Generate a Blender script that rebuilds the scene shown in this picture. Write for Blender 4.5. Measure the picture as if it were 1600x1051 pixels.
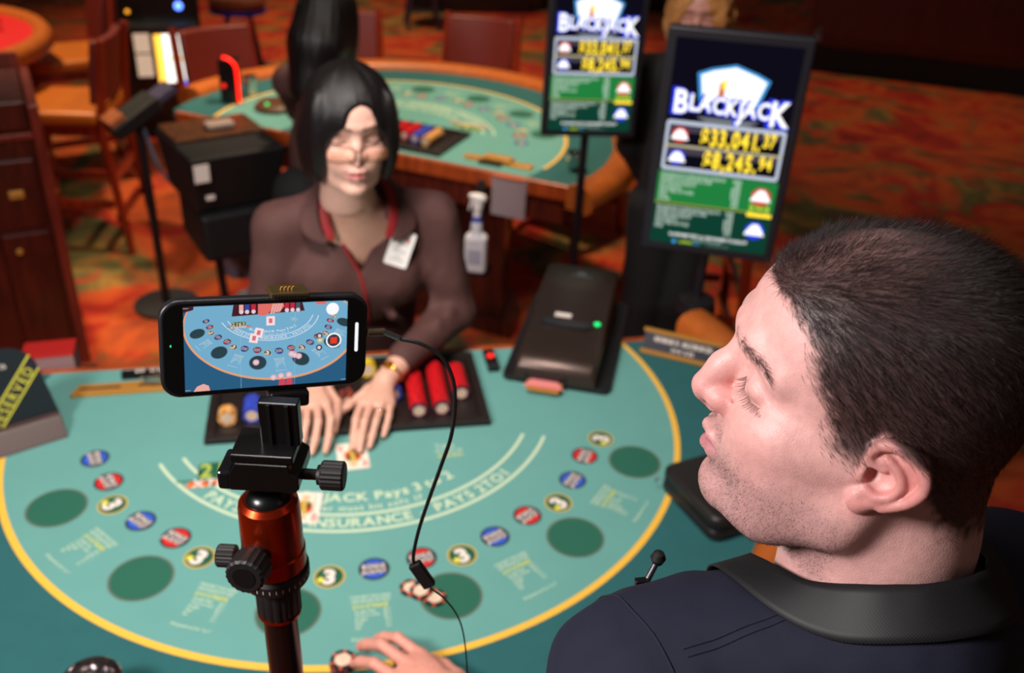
import bpy, bmesh, math, random
import numpy as np
from mathutils import Vector, Matrix
random.seed(7); RNG = np.random.default_rng(7)
for o in list(bpy.data.objects): bpy.data.objects.remove(o)
scene = bpy.context.scene
COL = scene.collection
TZ = 0.90                        # height of the gaming table above the carpet

# ------------------------------------------------------------------ camera
cam_data = bpy.data.cameras.new('camera'); cam = bpy.data.objects.new('camera', cam_data); COL.objects.link(cam)
_yaw, _pit, _rol = 0.2140, 0.5302, 0.0568
_fw = Vector((math.sin(_yaw)*math.cos(_pit), math.cos(_yaw)*math.cos(_pit), -math.sin(_pit)))
_r = Vector((math.cos(_yaw), -math.sin(_yaw), 0)); _u = _r.cross(_fw)
_r2 = math.cos(_rol)*_r + math.sin(_rol)*_u; _u2 = -math.sin(_rol)*_r + math.cos(_rol)*_u
cam.matrix_world = Matrix(((_r2.x, _u2.x, -_fw.x, -0.0329), (_r2.y, _u2.y, -_fw.y, -0.9845),
                           (_r2.z, _u2.z, -_fw.z, 1.2049+TZ), (0, 0, 0, 1)))
cam_data.sensor_width = 36.0; cam_data.lens = 1464.97/1600*36
cam_data.clip_start = 0.02; cam_data.clip_end = 60
cam_data.dof.use_dof = True; cam_data.dof.focus_distance = 0.68; cam_data.dof.aperture_fstop = 5.6
scene.camera = cam

# ------------------------------------------------------------------ light
world = bpy.data.worlds.new('world'); scene.world = world; world.use_nodes = True
world.node_tree.nodes['Background'].inputs[0].default_value = (1.0, 0.80, 0.66, 1)
world.node_tree.nodes['Background'].inputs[1].default_value = 0.06
def area_light(name, loc, target, size, power, color=(1, 1, 1), spread=180):
    d = bpy.data.lights.new(name, 'AREA'); d.shape = 'DISK'; d.size = size; d.energy = power; d.color = color
    d.spread = math.radians(spread)
    o = bpy.data.objects.new(name, d); COL.objects.link(o); o.location = loc
    o.rotation_euler = (Vector(target)-Vector(loc)).to_track_quat('-Z', 'Y').to_euler()
    return o
def spot_light(name, loc, target, power, color, angle=70, blend=.6, radius=.12):
    d = bpy.data.lights.new(name, 'SPOT'); d.energy = power; d.color = color; d.spot_size = math.radians(angle)
    d.spot_blend = blend; d.shadow_soft_size = radius
    o = bpy.data.objects.new(name, d); COL.objects.link(o); o.location = loc
    o.rotation_euler = (Vector(target)-Vector(loc)).to_track_quat('-Z', 'Y').to_euler()
    return o
# the photographer's video light, held up beside the camera, and the casino's ceiling downlights
area_light('video_light', (-1.2, -0.75, TZ+1.6), (0.15, 0.1, TZ+0.4), 0.40, 40, (1.0, 0.95, 0.93))
area_light('table_downlight', (-0.25, 0.05, TZ+2.1), (0.0, 0.95, TZ+.2), 0.6, 15, (1.0, 0.90, 0.84), 100)
spot_light('downlight_second_table', (0.5, 3.0, 3.4), (0.4, 3.15, 0.9), 300, (1.0, 0.78, 0.52), 72)
spot_light('downlight_aisle', (-0.70, 3.0, 3.4), (-0.70, 2.95, 0), 85, (1.0, 0.72, 0.45), 36)
spot_light('downlight_red_table', (-1.7, 4.2, 3.4), (-1.6, 4.1, 0.8), 330, (1.0, 0.78, 0.5), 70)
spot_light('downlight_far_left', (0.2, 7.6, 3.4), (0.2, 7.6, 0), 330, (1.0, 0.75, 0.45), 95)
spot_light('downlight_far_right', (4.2, 6.2, 3.4), (4.0, 6.0, 0), 130, (1.0, 0.72, 0.45), 85)
vs = scene.view_settings
vs.view_transform = 'Standard'; vs.look = 'None'; vs.gamma = 1; vs.use_curve_mapping = False; vs.exposure = 0.0

# ------------------------------------------------------------------ materials
def lin(c):
    if max(c) > 1.0: c = [v/255 for v in c]
    return tuple(v/12.92 if v <= .04045 else ((v+.055)/1.055)**2.4 for v in c)
MATS = {}
def mat(name, c, rough=.5, metal=0., noise=0., nscale=40., bump=0., bscale=200., emit=0., coat=0., spec=.5, trans=0., sub=0., alpha=1., aniso=None, sheen=0., attr=None):
    if name in MATS: return MATS[name]
    m = bpy.data.materials.new(name); m.use_nodes = True; nt = m.node_tree; b = nt.nodes['Principled BSDF']
    col = (*lin(c), 1)
    b.inputs['Base Color'].default_value = col; b.inputs['Roughness'].default_value = rough
    b.inputs['Metallic'].default_value = metal; b.inputs['Specular IOR Level'].default_value = spec
    b.inputs['Coat Weight'].default_value = coat; b.inputs['Transmission Weight'].default_value = trans
    b.inputs['Alpha'].default_value = alpha; b.inputs['Sheen Weight'].default_value = sheen
    if coat: b.inputs['Coat Roughness'].default_value = .12
    if sub: b.inputs['Subsurface Weight'].default_value = sub; b.inputs['Subsurface Radius'].default_value = (1, .35, .2); b.inputs['Subsurface Scale'].default_value = .006
    if emit: b.inputs['Emission Color'].default_value = col; b.inputs['Emission Strength'].default_value = emit
    src = None
    if noise or bump:
        tc = nt.nodes.new('ShaderNodeTexCoord')
    if attr:
        a = nt.nodes.new('ShaderNodeAttribute'); a.attribute_name = attr; src = a.outputs['Color']
    if noise:
        n = nt.nodes.new('ShaderNodeTexNoise'); n.inputs['Scale'].default_value = nscale; n.inputs['Detail'].default_value = 5
        nt.links.new(tc.outputs['Object'], n.inputs['Vector'])
        mp = nt.nodes.new('ShaderNodeMapRange'); mp.inputs['To Min'].default_value = 1-noise; mp.inputs['To Max'].default_value = 1+noise
        mp.inputs['From Min'].default_value = .25; mp.inputs['From Max'].default_value = .75
        nt.links.new(n.outputs['Fac'], mp.inputs['Value'])
        mx = nt.nodes.new('ShaderNodeVectorMath'); mx.operation = 'SCALE'; mx.inputs[0].default_value = col[:3]
        if src: nt.links.new(src, mx.inputs[0])
        nt.links.new(mp.outputs['Result'], mx.inputs['Scale']); src = mx.outputs['Vector']
    if src: nt.links.new(src, b.inputs['Base Color'])
    if bump:
        n2 = nt.nodes.new('ShaderNodeTexNoise'); n2.inputs['Scale'].default_value = bscale; n2.inputs['Detail'].default_value = 4
        if aniso:
            mpg = nt.nodes.new('ShaderNodeMapping'); mpg.inputs['Scale'].default_value = aniso
            nt.links.new(tc.outputs['Object'], mpg.inputs['Vector']); nt.links.new(mpg.outputs['Vector'], n2.inputs['Vector'])
        else: nt.links.new(tc.outputs['Object'], n2.inputs['Vector'])
        bp = nt.nodes.new('ShaderNodeBump'); bp.inputs['Strength'].default_value = bump; bp.inputs['Distance'].default_value = .002
        nt.links.new(n2.outputs['Fac'], bp.inputs['Height']); nt.links.new(bp.outputs['Normal'], b.inputs['Normal'])
    MATS[name] = m; return m
def wood(name, c1, c2, rough=.3, scale=3., coat=.4):
    if name in MATS: return MATS[name]
    m = mat(name, c1, rough, coat=coat); nt = m.node_tree; b = nt.nodes['Principled BSDF']
    tc = nt.nodes.new('ShaderNodeTexCoord'); mp = nt.nodes.new('ShaderNodeMapping'); mp.inputs['Scale'].default_value = (12, 12, 1.5)
    n = nt.nodes.new('ShaderNodeTexNoise'); n.inputs['Scale'].default_value = scale; n.inputs['Detail'].default_value = 6; n.inputs['Distortion'].default_value = .6
    r = nt.nodes.new('ShaderNodeValToRGB'); r.color_ramp.elements[0].color = (*lin(c1), 1); r.color_ramp.elements[1].color = (*lin(c2), 1)
    r.color_ramp.elements[0].position = .35; r.color_ramp.elements[1].position = .68
    nt.links.new(tc.outputs['Object'], mp.inputs['Vector']); nt.links.new(mp.outputs['Vector'], n.inputs['Vector'])
    nt.links.new(n.outputs['Fac'], r.inputs['Fac']); nt.links.new(r.outputs['Color'], b.inputs['Base Color'])
    return m

# ------------------------------------------------------------------ objects and tags
def tag(o, label=None, cat=None, group=None, kind=None):
    if label: o['label'] = label
    if cat: o['category'] = cat
    if group: o['group'] = group
    if kind: o['kind'] = kind
    return o
def thing(name, label, cat, loc=(0, 0, 0), rz=0., group=None, M=None):
    o = bpy.data.objects.new(name, None); COL.objects.link(o); o.empty_display_size = .05
    if M is not None: o.matrix_world = M
    else: o.location = loc; o.rotation_euler = (0, 0, rz)
    return tag(o, label, cat, group)
def obj(name, V, F, mats, parent=None, smooth=False, fm=None, sharp=None, bevel=0., bseg=2):
    me = bpy.data.meshes.new(name)
    if isinstance(F, np.ndarray): F = F.tolist()
    me.from_pydata([tuple(map(float, v)) for v in V] if not isinstance(V, np.ndarray) else V.tolist(), [], F)
    if not isinstance(mats, (list, tuple)): mats = [mats]
    for m in mats: me.materials.append(m)
    if fm is not None: me.polygons.foreach_set('material_index', np.asarray(fm, dtype=np.int32))
    if smooth:
        me.polygons.foreach_set('use_smooth', np.ones(len(me.polygons), dtype=bool))
        if sharp: me.set_sharp_from_angle(angle=math.radians(sharp))
    me.update()
    o = bpy.data.objects.new(name, me); COL.objects.link(o)
    if parent: o.parent = parent
    if bevel:
        b = o.modifiers.new('bevel', 'BEVEL'); b.width = bevel; b.segments = bseg; b.limit_method = 'ANGLE'; b.angle_limit = math.radians(40)
    return o
def clone(o, parent=None, **kw):
    c = o.copy(); COL.objects.link(c); c.parent = parent
    for ch in list(o.children): clone(ch, c)
    return c
def frame_from(x=None, y=None, z=None):
    """rotation whose columns are the local axes; z is kept, x re-orthogonalised"""
    z = Vector(z).normalized(); x = Vector(x); x = (x-z*x.dot(z)).normalized(); y = z.cross(x)
    return Matrix(((x.x, y.x, z.x), (x.y, y.y, z.y), (x.z, y.z, z.z)))

class MB:
    def __init__(s): s.V = []; s.F = []; s.M = []; s.mi = 0; s.X = None
    def m(s, i): s.mi = i; return s
    def add(s, V, F):
        n = len(s.V)
        for v in V:
            v = Vector(v); s.V.append(tuple(s.X @ v) if s.X is not None else tuple(v))
        for f in F: s.F.append([i+n for i in f]); s.M.append(s.mi)
        return s
    def box(s, c, d, R=None):
        c = Vector(c); hx, hy, hz = d[0]/2, d[1]/2, d[2]/2; V = []
        for z in (-hz, hz):
            for x, y in ((-hx, -hy), (hx, -hy), (hx, hy), (-hx, hy)):
                v = Vector((x, y, z)); V.append(c+(R @ v if R else v))
        return s.add(V, [(3, 2, 1, 0), (4, 5, 6, 7), (0, 1, 5, 4), (1, 2, 6, 5), (2, 3, 7, 6), (3, 0, 4, 7)])
    def tube(s, P, r, n=10, caps=True, closed=False, flat=None):
        P = [Vector(p) for p in P]; N = len(P); V = []; F = []
        rs = r if isinstance(r, (list, tuple, np.ndarray)) else [r]*N
        up = None
        for i, p in enumerate(P):
            a = P[i-1] if (i > 0 or closed) else P[0]; b = P[(i+1) % N] if (i < N-1 or closed) else P[-1]
            t = (b-a).normalized()
            if up is None:
                up = Vector((0, 0, 1)) if abs(t.z) < .9 else Vector((1, 0, 0))
                if flat is not None: up = Vector(flat)
            x = t.cross(up).normalized(); up = x.cross(t).normalized()
            for k in range(n):
                a_ = 2*math.pi*k/n; V.append(p+(x*math.cos(a_)+up*math.sin(a_))*rs[i])
        for i in range(N if closed else N-1):
            j = (i+1) % N
            for k in range(n):
                k2 = (k+1) % n; F.append((i*n+k, j*n+k, j*n+k2, i*n+k2))
        if caps and not closed:
            F.append(tuple(range(n))); F.append(tuple((N-1)*n+k for k in reversed(range(n))))
        return s.add(V, F)
    def cyl(s, a, b, r, r2=None, n=24, caps=True):
        return s.tube([a, b], [r, r if r2 is None else r2], n, caps)
    def lathe(s, prof, n=32, o=(0, 0, 0), R=None, closed_ends=True):
        o = Vector(o); V = []; F = []
        for (r, z) in prof:
            for k in range(n):
                a = 2*math.pi*k/n; v = Vector((r*math.cos(a), r*math.sin(a), z)); V.append(o+(R @ v if R else v))
        for i in range(len(prof)-1):
            for k in range(n):
                k2 = (k+1) % n; F.append((i*n+k, i*n+k2, (i+1)*n+k2, (i+1)*n+k))
        if closed_ends:
            F.append(tuple(reversed(range(n)))); F.append(tuple((len(prof)-1)*n+k for k in range(n)))
        return s.add(V, F)
    def prism(s, poly, z0, z1, X=None):
        n = len(poly); V = [(x, y, z0) for x, y in poly]+[(x, y, z1) for x, y in poly]
        if X: V = [X @ Vector(v) for v in V]
        return s.add(V, [tuple(reversed(range(n))), tuple(range(n, 2*n))]+[(i, (i+1) % n, n+(i+1) % n, n+i) for i in range(n)])
    def build(s, name, mats, parent=None, smooth=False, sharp=35, bevel=0., bseg=2):
        return obj(name, s.V, s.F, mats, parent, smooth, s.M if isinstance(mats, (list, tuple)) else None, sharp if smooth else None, bevel, bseg)
def rrect(w, h, r, n=6, c=(0, 0)):
    P = []
    for cx, cy, a0 in ((w/2-r, h/2-r, 0), (-w/2+r, h/2-r, 90), (-w/2+r, -h/2+r, 180), (w/2-r, -h/2+r, 270)):
        for k in range(n+1):
            a = math.radians(a0+90*k/n); P.append((c[0]+cx+r*math.cos(a), c[1]+cy+r*math.sin(a)))
    return P
def spline(P, n=8):
    P = [Vector(p) for p in P]; out = []
    for i in range(len(P)-1):
        p0 = P[max(i-1, 0)]; p1 = P[i]; p2 = P[i+1]; p3 = P[min(i+2, len(P)-1)]
        for k in range(n):
            t = k/n
            out.append(.5*((2*p1)+(p2-p0)*t+(2*p0-5*p1+4*p2-p3)*t*t+(3*p1-p0-3*p2+p3)*t**3))
    out.append(P[-1]); return out

# ------------------------------------------------------------------ lettering (flat print)
GLYPH = {}
def glyph(ch, bold=0.0):
    key = (ch, bold)
    if key in GLYPH: return GLYPH[key]
    cu = bpy.data.curves.new('glyph', 'FONT'); cu.body = ch; cu.size = 1.0; cu.offset = bold; cu.resolution_u = 3; cu.fill_mode = 'FRONT'
    o = bpy.data.objects.new('glyph', cu); COL.objects.link(o)
    dg = bpy.context.evaluated_depsgraph_get(); me = bpy.data.meshes.new_from_object(o.evaluated_get(dg))
    V = np.array([v.co[:2] for v in me.vertices]) if len(me.vertices) else np.zeros((0, 2))
    F = [tuple(p.vertices) for p in me.polygons]
    bpy.data.objects.remove(o); bpy.data.curves.remove(cu); bpy.data.meshes.remove(me)
    w = {' ': .28}.get(ch, (V[:, 0].max() if len(V) else .3)+.06+bold)
    GLYPH[key] = (V, F, w); return GLYPH[key]
def text2d(s, size, bold=0.0, align='c', space=0.0, narrow=1.0):
    """(verts Nx2, faces) of one line, baseline y=0"""
    V = []; F = []; x = 0.; n = 0
    for ch in s:
        v, f, w = glyph(ch, bold)
        if len(v):
            V.append((v+[x, 0])*[narrow, 1]); F += [tuple(i+n for i in q) for q in f]; n += len(v)
        x += w+space
    x = (x-space)*narrow
    if not V: return np.zeros((0, 2)), []
    V = np.vstack(V); V[:, 0] -= {'c': x/2, 'l': 0, 'r': x}[align]
    return V*size, F
def arc_text(s, size, R, ang_mid, c=(0, 0), bold=0.0, space=0.08, inside=False):
    """text running along the arc of radius R below centre c (angle 0 points to -y); letters stand towards the centre"""
    gl = [glyph(ch, bold) for ch in s]; tot = sum((g[2]+space)*size for g in gl)
    V = []; F = []; n = 0; a = ang_mid-tot/R/2
    for v, f, w in gl:
        if len(v):
            am = a+(w*size/2)/R; x = (v[:, 0]-w/2)*size; y = v[:, 1]*size
            ca, sa = math.cos(am), math.sin(am)
            px, py = c[0]+R*sa, c[1]-R*ca
            V.append(np.c_[px+x*ca-y*sa, py+x*sa+y*ca]); F += [tuple(i+n for i in q) for q in f]; n += len(v)
        a += (w+space)*size/R
    return np.vstack(V), F
def ring2d(c, r0, r1, a0=0, a1=2*math.pi, n=48):
    t = np.linspace(a0, a1, n+1); V = np.r_[np.c_[c[0]+r0*np.sin(t), c[1]-r0*np.cos(t)], np.c_[c[0]+r1*np.sin(t), c[1]-r1*np.cos(t)]]
    return V, [(i, n+1+i, n+2+i, i+1) for i in range(n)]
def disc2d(c, r, n=40):
    t = np.arange(n)/n*2*math.pi
    return np.c_[c[0]+r*np.sin(t), c[1]-r*np.cos(t)], [tuple(range(n))]
def rot2(V, a, c=(0, 0)):
    ca, sa = math.cos(a), math.sin(a); return np.c_[V[:, 0]*ca-V[:, 1]*sa+c[0], V[:, 0]*sa+V[:, 1]*ca+c[1]]
class Flat:
    """flat print: layers of 2D shapes collected in one mesh, one material each"""
    def __init__(s): s.items = []
    def add(s, VF, m, layer=0): 
        if len(VF[0]): s.items.append((VF[0], VF[1], m, layer))
        return s
    def build(s, name, parent, place, dz=.00015, z0=.0003):
        V = []; F = []; M = []; mats = []
        for v, f, m, l in s.items:
            n = len(V); V += [place(x, y, z0+l*dz) for x, y in v]
            F += [tuple(i+n for i in q) for q in f]
            if m not in mats: mats.append(m)
            M += [mats.index(m)]*len(f)
        return obj(name, V, F, mats, parent, fm=M)

# ------------------------------------------------------------------ implicit modelling for bodies, hair and cloth
class SDF:
    def __init__(s, lo, hi, h):
        s.lo = np.array(lo, float); s.h = h
        s.n = np.ceil((np.array(hi)-s.lo)/h).astype(int)+1
        s.D = np.full(s.n, 1.0, np.float32)
        s.ax = [(s.lo[i]+h*np.arange(s.n[i])).astype(np.float32) for i in range(3)]
    def _op(s, fn, lo, hi, k, mode):
        pad = k+3*s.h
        i0 = np.clip(np.floor((np.array(lo)-pad-s.lo)/s.h).astype(int), 0, s.n); i1 = np.clip(np.ceil((np.array(hi)+pad-s.lo)/s.h).astype(int)+1, 0, s.n)
        if np.any(i1 <= i0): return s
        sl = tuple(slice(a, b) for a, b in zip(i0, i1))
        X = s.ax[0][sl[0]][:, None, None]; Y = s.ax[1][sl[1]][None, :, None]; Z = s.ax[2][sl[2]][None, None, :]
        d = fn(X, Y, Z); A = s.D[sl]
        if mode == 'add':
            if k > 0:
                h = np.clip(.5+.5*(A-d)/k, 0, 1); r = A+(d-A)*h-k*h*(1-h)
            else: r = np.minimum(A, d)
        elif mode == 'sub':
            d = -d
            if k > 0:
                h = np.clip(.5-.5*(A-d)/k, 0, 1); r = A+(d-A)*h+k*h*(1-h)
            else: r = np.maximum(A, d)
        s.D[sl] = r.astype(np.float32); return s
    def ell(s, c, r, k=0., R=None, mode='add'):
        c = np.array(c, float); r = np.array(r, float)
        Rm = np.eye(3) if R is None else np.array(R, float)
        ext = np.sqrt(((Rm*r[None, :])**2).sum(1))
        def fn(X, Y, Z):
            x, y, z = X-c[0], Y-c[1], Z-c[2]
            if R is None: a, b, g = x, y, z
            else:
                a = x*Rm[0, 0]+y*Rm[1, 0]+z*Rm[2, 0]; b = x*Rm[0, 1]+y*Rm[1, 1]+z*Rm[2, 1]; g = x*Rm[0, 2]+y*Rm[1, 2]+z*Rm[2, 2]
            k0 = np.sqrt((a/r[0])**2+(b/r[1])**2+(g/r[2])**2); k1 = np.sqrt((a/r[0]**2)**2+(b/r[1]**2)**2+(g/r[2]**2)**2)+1e-9
            return k0*(k0-1)/k1
        return s._op(fn, c-ext, c+ext, k, mode)
    def cap(s, a, b, ra, rb=None, k=0., mode='add', flat=None):
        a = np.array(a, float); b = np.array(b, float); rb = ra if rb is None else rb
        e = b-a; L = float(e@e)+1e-12
        def fn(X, Y, Z):
            x, y, z = X-a[0], Y-a[1], Z-a[2]
            t = np.clip((x*e[0]+y*e[1]+z*e[2])/L, 0, 1)
            return np.sqrt((x-t*e[0])**2+(y-t*e[1])**2+(z-t*e[2])**2)-(ra+(rb-ra)*t)
        m = max(ra, rb)
        return s._op(fn, np.minimum(a, b)-m, np.maximum(a, b)+m, k, mode)
    def chain(s, P, r, k=0., mode='add', join=None):
        rs = r if isinstance(r, (list, tuple)) else [r]*len(P)
        for i in range(len(P)-1): s.cap(P[i], P[i+1], rs[i], rs[i+1], (k if (i == 0 or join is None) else join), mode)
        return s
    def box(s, c, d, rad, R=None, k=0., mode='add'):
        c = np.array(c, float); q = np.array(d, float)/2-rad; Rm = np.eye(3) if R is None else np.array(R, float)
        ext = np.abs(Rm)@(np.array(d)/2)
        def fn(X, Y, Z):
            x, y, z = X-c[0], Y-c[1], Z-c[2]
            L = [np.abs(x*Rm[0, i]+y*Rm[1, i]+z*Rm[2, i])-q[i] for i in range(3)]
            o = np.sqrt(sum(np.maximum(v, 0)**2 for v in L))
            return o+np.minimum(np.maximum(np.maximum(L[0], L[1]), L[2]), 0)-rad
        return s._op(fn, c-ext, c+ext, k, mode)
    def raw(s, fn, lo, hi, k=0., mode='add'): return s._op(fn, lo, hi, k, mode)
    def mesh(s):
        D = s.D; h = s.h; S = D < 0; n = np.array(D.shape)-1
        cnt = np.zeros(n, np.int8)
        for i in (0, 1):
            for j in (0, 1):
                for k in (0, 1): cnt += S[i:n[0]+i, j:n[1]+j, k:n[2]+k]
        act = (cnt > 0) & (cnt < 8); idx = np.argwhere(act); N = len(idx)
        vid = np.full(n, -1, np.int64); vid[act] = np.arange(N)
        P = np.zeros((N, 3)); W = np.zeros(N)
        cs = [(i, j, k) for i in (0, 1) for j in (0, 1) for k in (0, 1)]
        val = {c: D[idx[:, 0]+c[0], idx[:, 1]+c[1], idx[:, 2]+c[2]].astype(float) for c in cs}
        for c in cs:
            for ax in range(3):
                if c[ax]: continue
                e = list(c); e[ax] = 1; e = tuple(e); a, b = val[c], val[e]
                m = (a < 0) != (b < 0); t = np.where(m, a/np.where(m, a-b, 1), 0)
                q = np.tile(np.array(c, float), (N, 1)); q[:, ax] += t
                P[m] += q[m]; W[m] += 1
        V = s.lo+h*(idx+P/W[:, None])
        F = []
        for ax in range(3):
            a0 = [slice(None)]*3; a1 = [slice(None)]*3; a0[ax] = slice(0, -1); a1[ax] = slice(1, None)
            A, B = S[tuple(a0)], S[tuple(a1)]; e = np.argwhere(A != B); inside = A[tuple(e.T)]
            u, v = (ax+1) % 3, (ax+2) % 3
            ok = (e[:, u] > 0) & (e[:, v] > 0) & (e[:, u] < n[u]) & (e[:, v] < n[v]); e = e[ok]; inside = inside[ok]
            q = []
            for du, dv in ((1, 1), (0, 1), (0, 0), (1, 0)):
                f = e.copy(); f[:, u] -= du; f[:, v] -= dv; q.append(vid[tuple(f.T)])
            q = np.stack(q, 1); q[~inside] = q[~inside][:, ::-1]; F.append(q)
        return V, np.vstack(F)
def relax(V, F, it=2, lam=.5):
    """light Laplacian smoothing"""
    E = np.vstack([F[:, [0, 1]], F[:, [1, 2]], F[:, [2, 3]], F[:, [3, 0]]]); E = np.vstack([E, E[:, ::-1]])
    deg = np.bincount(E[:, 0], minlength=len(V))[:, None]
    for _ in range(it):
        A = np.stack([np.bincount(E[:, 0], V[E[:, 1], i], minlength=len(V)) for i in range(3)], 1)/np.maximum(deg, 1)
        V = V+lam*(A-V)
    return V
def normals(V, F):
    n = np.cross(V[F[:, 2]]-V[F[:, 0]], V[F[:, 3]]-V[F[:, 1]]); N = np.zeros_like(V)
    for i in range(4): np.add.at(N, F[:, i], n)
    return N/np.maximum(np.linalg.norm(N, axis=1, keepdims=True), 1e-12)
def vcol(o, C):
    a = o.data.color_attributes.new('Col', 'FLOAT_COLOR', 'POINT')
    a.data.foreach_set('color', np.c_[C, np.ones(len(C))].astype(np.float32).ravel()); return o
def sstep(a, b, x): t = np.clip((x-a)/(b-a), 0, 1); return t*t*(3-2*t)
_hv = RNG.random(4096)
def vnoise(P, s):
    """cheap value noise on points"""
    Q = P*s; I = np.floor(Q).astype(np.int64); f = Q-I; f = f*f*(3-2*f); r = 0
    for i in (0, 1):
        for j in (0, 1):
            for k in (0, 1):
                hsh = ((I[:, 0]+i)*73856093 ^ (I[:, 1]+j)*19349663 ^ (I[:, 2]+k)*83492791) & 4095
                r = r+_hv[hsh]*(f[:, 0] if i else 1-f[:, 0])*(f[:, 1] if j else 1-f[:, 1])*(f[:, 2] if k else 1-f[:, 2])
    return r
def strands(P, D, L, rad, segs=3, droop=None, curl=.12, n=3):
    """tapered three-sided strands rooted at P, growing along D (tuple of N-vectors)"""
    N = len(P); D = D/np.linalg.norm(D, axis=1, keepdims=True); A = np.cross(D, RNG.normal(size=(N, 3))); A /= np.linalg.norm(A, axis=1, keepdims=True); B = np.cross(D, A)
    bend = RNG.normal(size=(N, 1))*curl*A
    if droop is not None: bend = bend+droop
    V = np.zeros((N, segs*n+1, 3))
    for j in range(segs+1):
        t = j/segs; c = P+D*L[:, None]*t+bend*(L[:, None]*t*t)
        if j == segs: V[:, segs*n] = c; break
        for k in range(n):
            a = 2*math.pi*k/n; V[:, j*n+k] = c+(A*math.cos(a)+B*math.sin(a))*(rad*(1-.75*t))[:, None]
    F = []; base = np.arange(N)*(segs*n+1)
    for j in range(segs-1):
        for k in range(n):
            k2 = (k+1) % n; F.append(np.stack([base+j*n+k, base+j*n+k2, base+(j+1)*n+k2, base+(j+1)*n+k], 1))
    Q = np.vstack(F) if F else np.zeros((0, 4), int)
    T = np.vstack([np.stack([base+(segs-1)*n+k, base+(segs-1)*n+(k+1) % n, base+segs*n], 1) for k in range(n)])
    return V.reshape(-1, 3), Q, T
def fast_mesh(name, V, Q, T, m, parent=None, smooth=True):
    me = bpy.data.meshes.new(name); nl = len(Q)*4+len(T)*3
    me.vertices.add(len(V)); me.vertices.foreach_set('co', V.astype(np.float32).ravel())
    me.loops.add(nl); me.loops.foreach_set('vertex_index', np.r_[Q.ravel(), T.ravel()].astype(np.int32))
    me.polygons.add(len(Q)+len(T))
    me.polygons.foreach_set('loop_start', np.r_[np.arange(len(Q))*4, len(Q)*4+np.arange(len(T))*3].astype(np.int32))
    me.polygons.foreach_set('use_smooth', np.full(len(Q)+len(T), smooth))
    me.update(); me.validate(); me.materials.append(m)
    o = bpy.data.objects.new(name, me); COL.objects.link(o)
    if parent: o.parent = parent
    return o
# ================================================================== carpet
CARP = mat('patterned_carpet', (150, 60, 25), .95, bump=.3, bscale=500)
nt = CARP.node_tree; b_ = nt.nodes['Principled BSDF']; tc = nt.nodes.new('ShaderNodeTexCoord')
def _noise(scale, dist, off, detail=4):
    mp = nt.nodes.new('ShaderNodeMapping'); mp.inputs['Location'].default_value = off; n = nt.nodes.new('ShaderNodeTexNoise')
    n.inputs['Scale'].default_value = scale; n.inputs['Distortion'].default_value = dist; n.inputs['Detail'].default_value = detail
    nt.links.new(tc.outputs['Object'], mp.inputs['Vector']); nt.links.new(mp.outputs['Vector'], n.inputs['Vector']); return n.outputs['Fac']
def _ramp(src, stops):
    r = nt.nodes.new('ShaderNodeValToRGB'); e = r.color_ramp.elements
    while len(e) < len(stops): e.new(.5)
    for q, (p_, c_) in zip(e, stops): q.position = p_; q.color = (*lin(c_), 1)
    nt.links.new(src, r.inputs['Fac']); return r.outputs['Color']
def _mix(f, a, b2):
    m = nt.nodes.new('ShaderNodeMix'); m.data_type = 'RGBA'; nt.links.new(f, m.inputs[0]); nt.links.new(a, m.inputs[6]); nt.links.new(b2, m.inputs[7]); return m.outputs[2]
base = _ramp(_noise(1.2, 2.2, (0, 0, 0)), [(.25, (92, 14, 8)), (.42, (176, 34, 10)), (.52, (196, 82, 22)), (.62, (160, 64, 22)), (.75, (70, 22, 12))])
green = _ramp(_noise(2.4, 1.6, (5, 3, 0)), [(.3, (60, 60, 30)), (.5, (96, 88, 44)), (.7, (170, 120, 50))])
mask = _ramp(_noise(1.0, 2.4, (9, 1, 0), 3), [(.50, (0, 0, 0)), (.60, (255, 255, 255))])
red = _ramp(_noise(2.8, 2.2, (2, 8, 0), 3), [(.56, (0, 0, 0)), (.64, (200, 200, 200))])
deep = _ramp(_noise(14, .5, (0, 0, 0)), [(.3, (150, 16, 8)), (.7, (200, 40, 14))])
nt.links.new(_mix(red, _mix(mask, base, green), deep), b_.inputs['Base Color'])
floor = obj('floor', [(-10, -4, 0), (12, -4, 0), (12, 16, 0), (-10, 16, 0)], [(0, 1, 2, 3)], CARP); floor['kind'] = 'structure'
WALLM = mat('burgundy_wall', (64, 22, 18), .7, noise=.1, nscale=3)
for nm, V in (('wall_back', [(-10, 16, 0), (12, 16, 0), (12, 16, 3.8), (-10, 16, 3.8)]), ('wall_left', [(-10, -4, 0), (-10, 16, 0), (-10, 16, 3.8), (-10, -4, 3.8)]), ('wall_right', [(12, 16, 0), (12, -4, 0), (12, -4, 3.8), (12, 16, 3.8)])):
    obj(nm, V, [(0, 1, 2, 3)], WALLM)['kind'] = 'structure'
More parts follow.
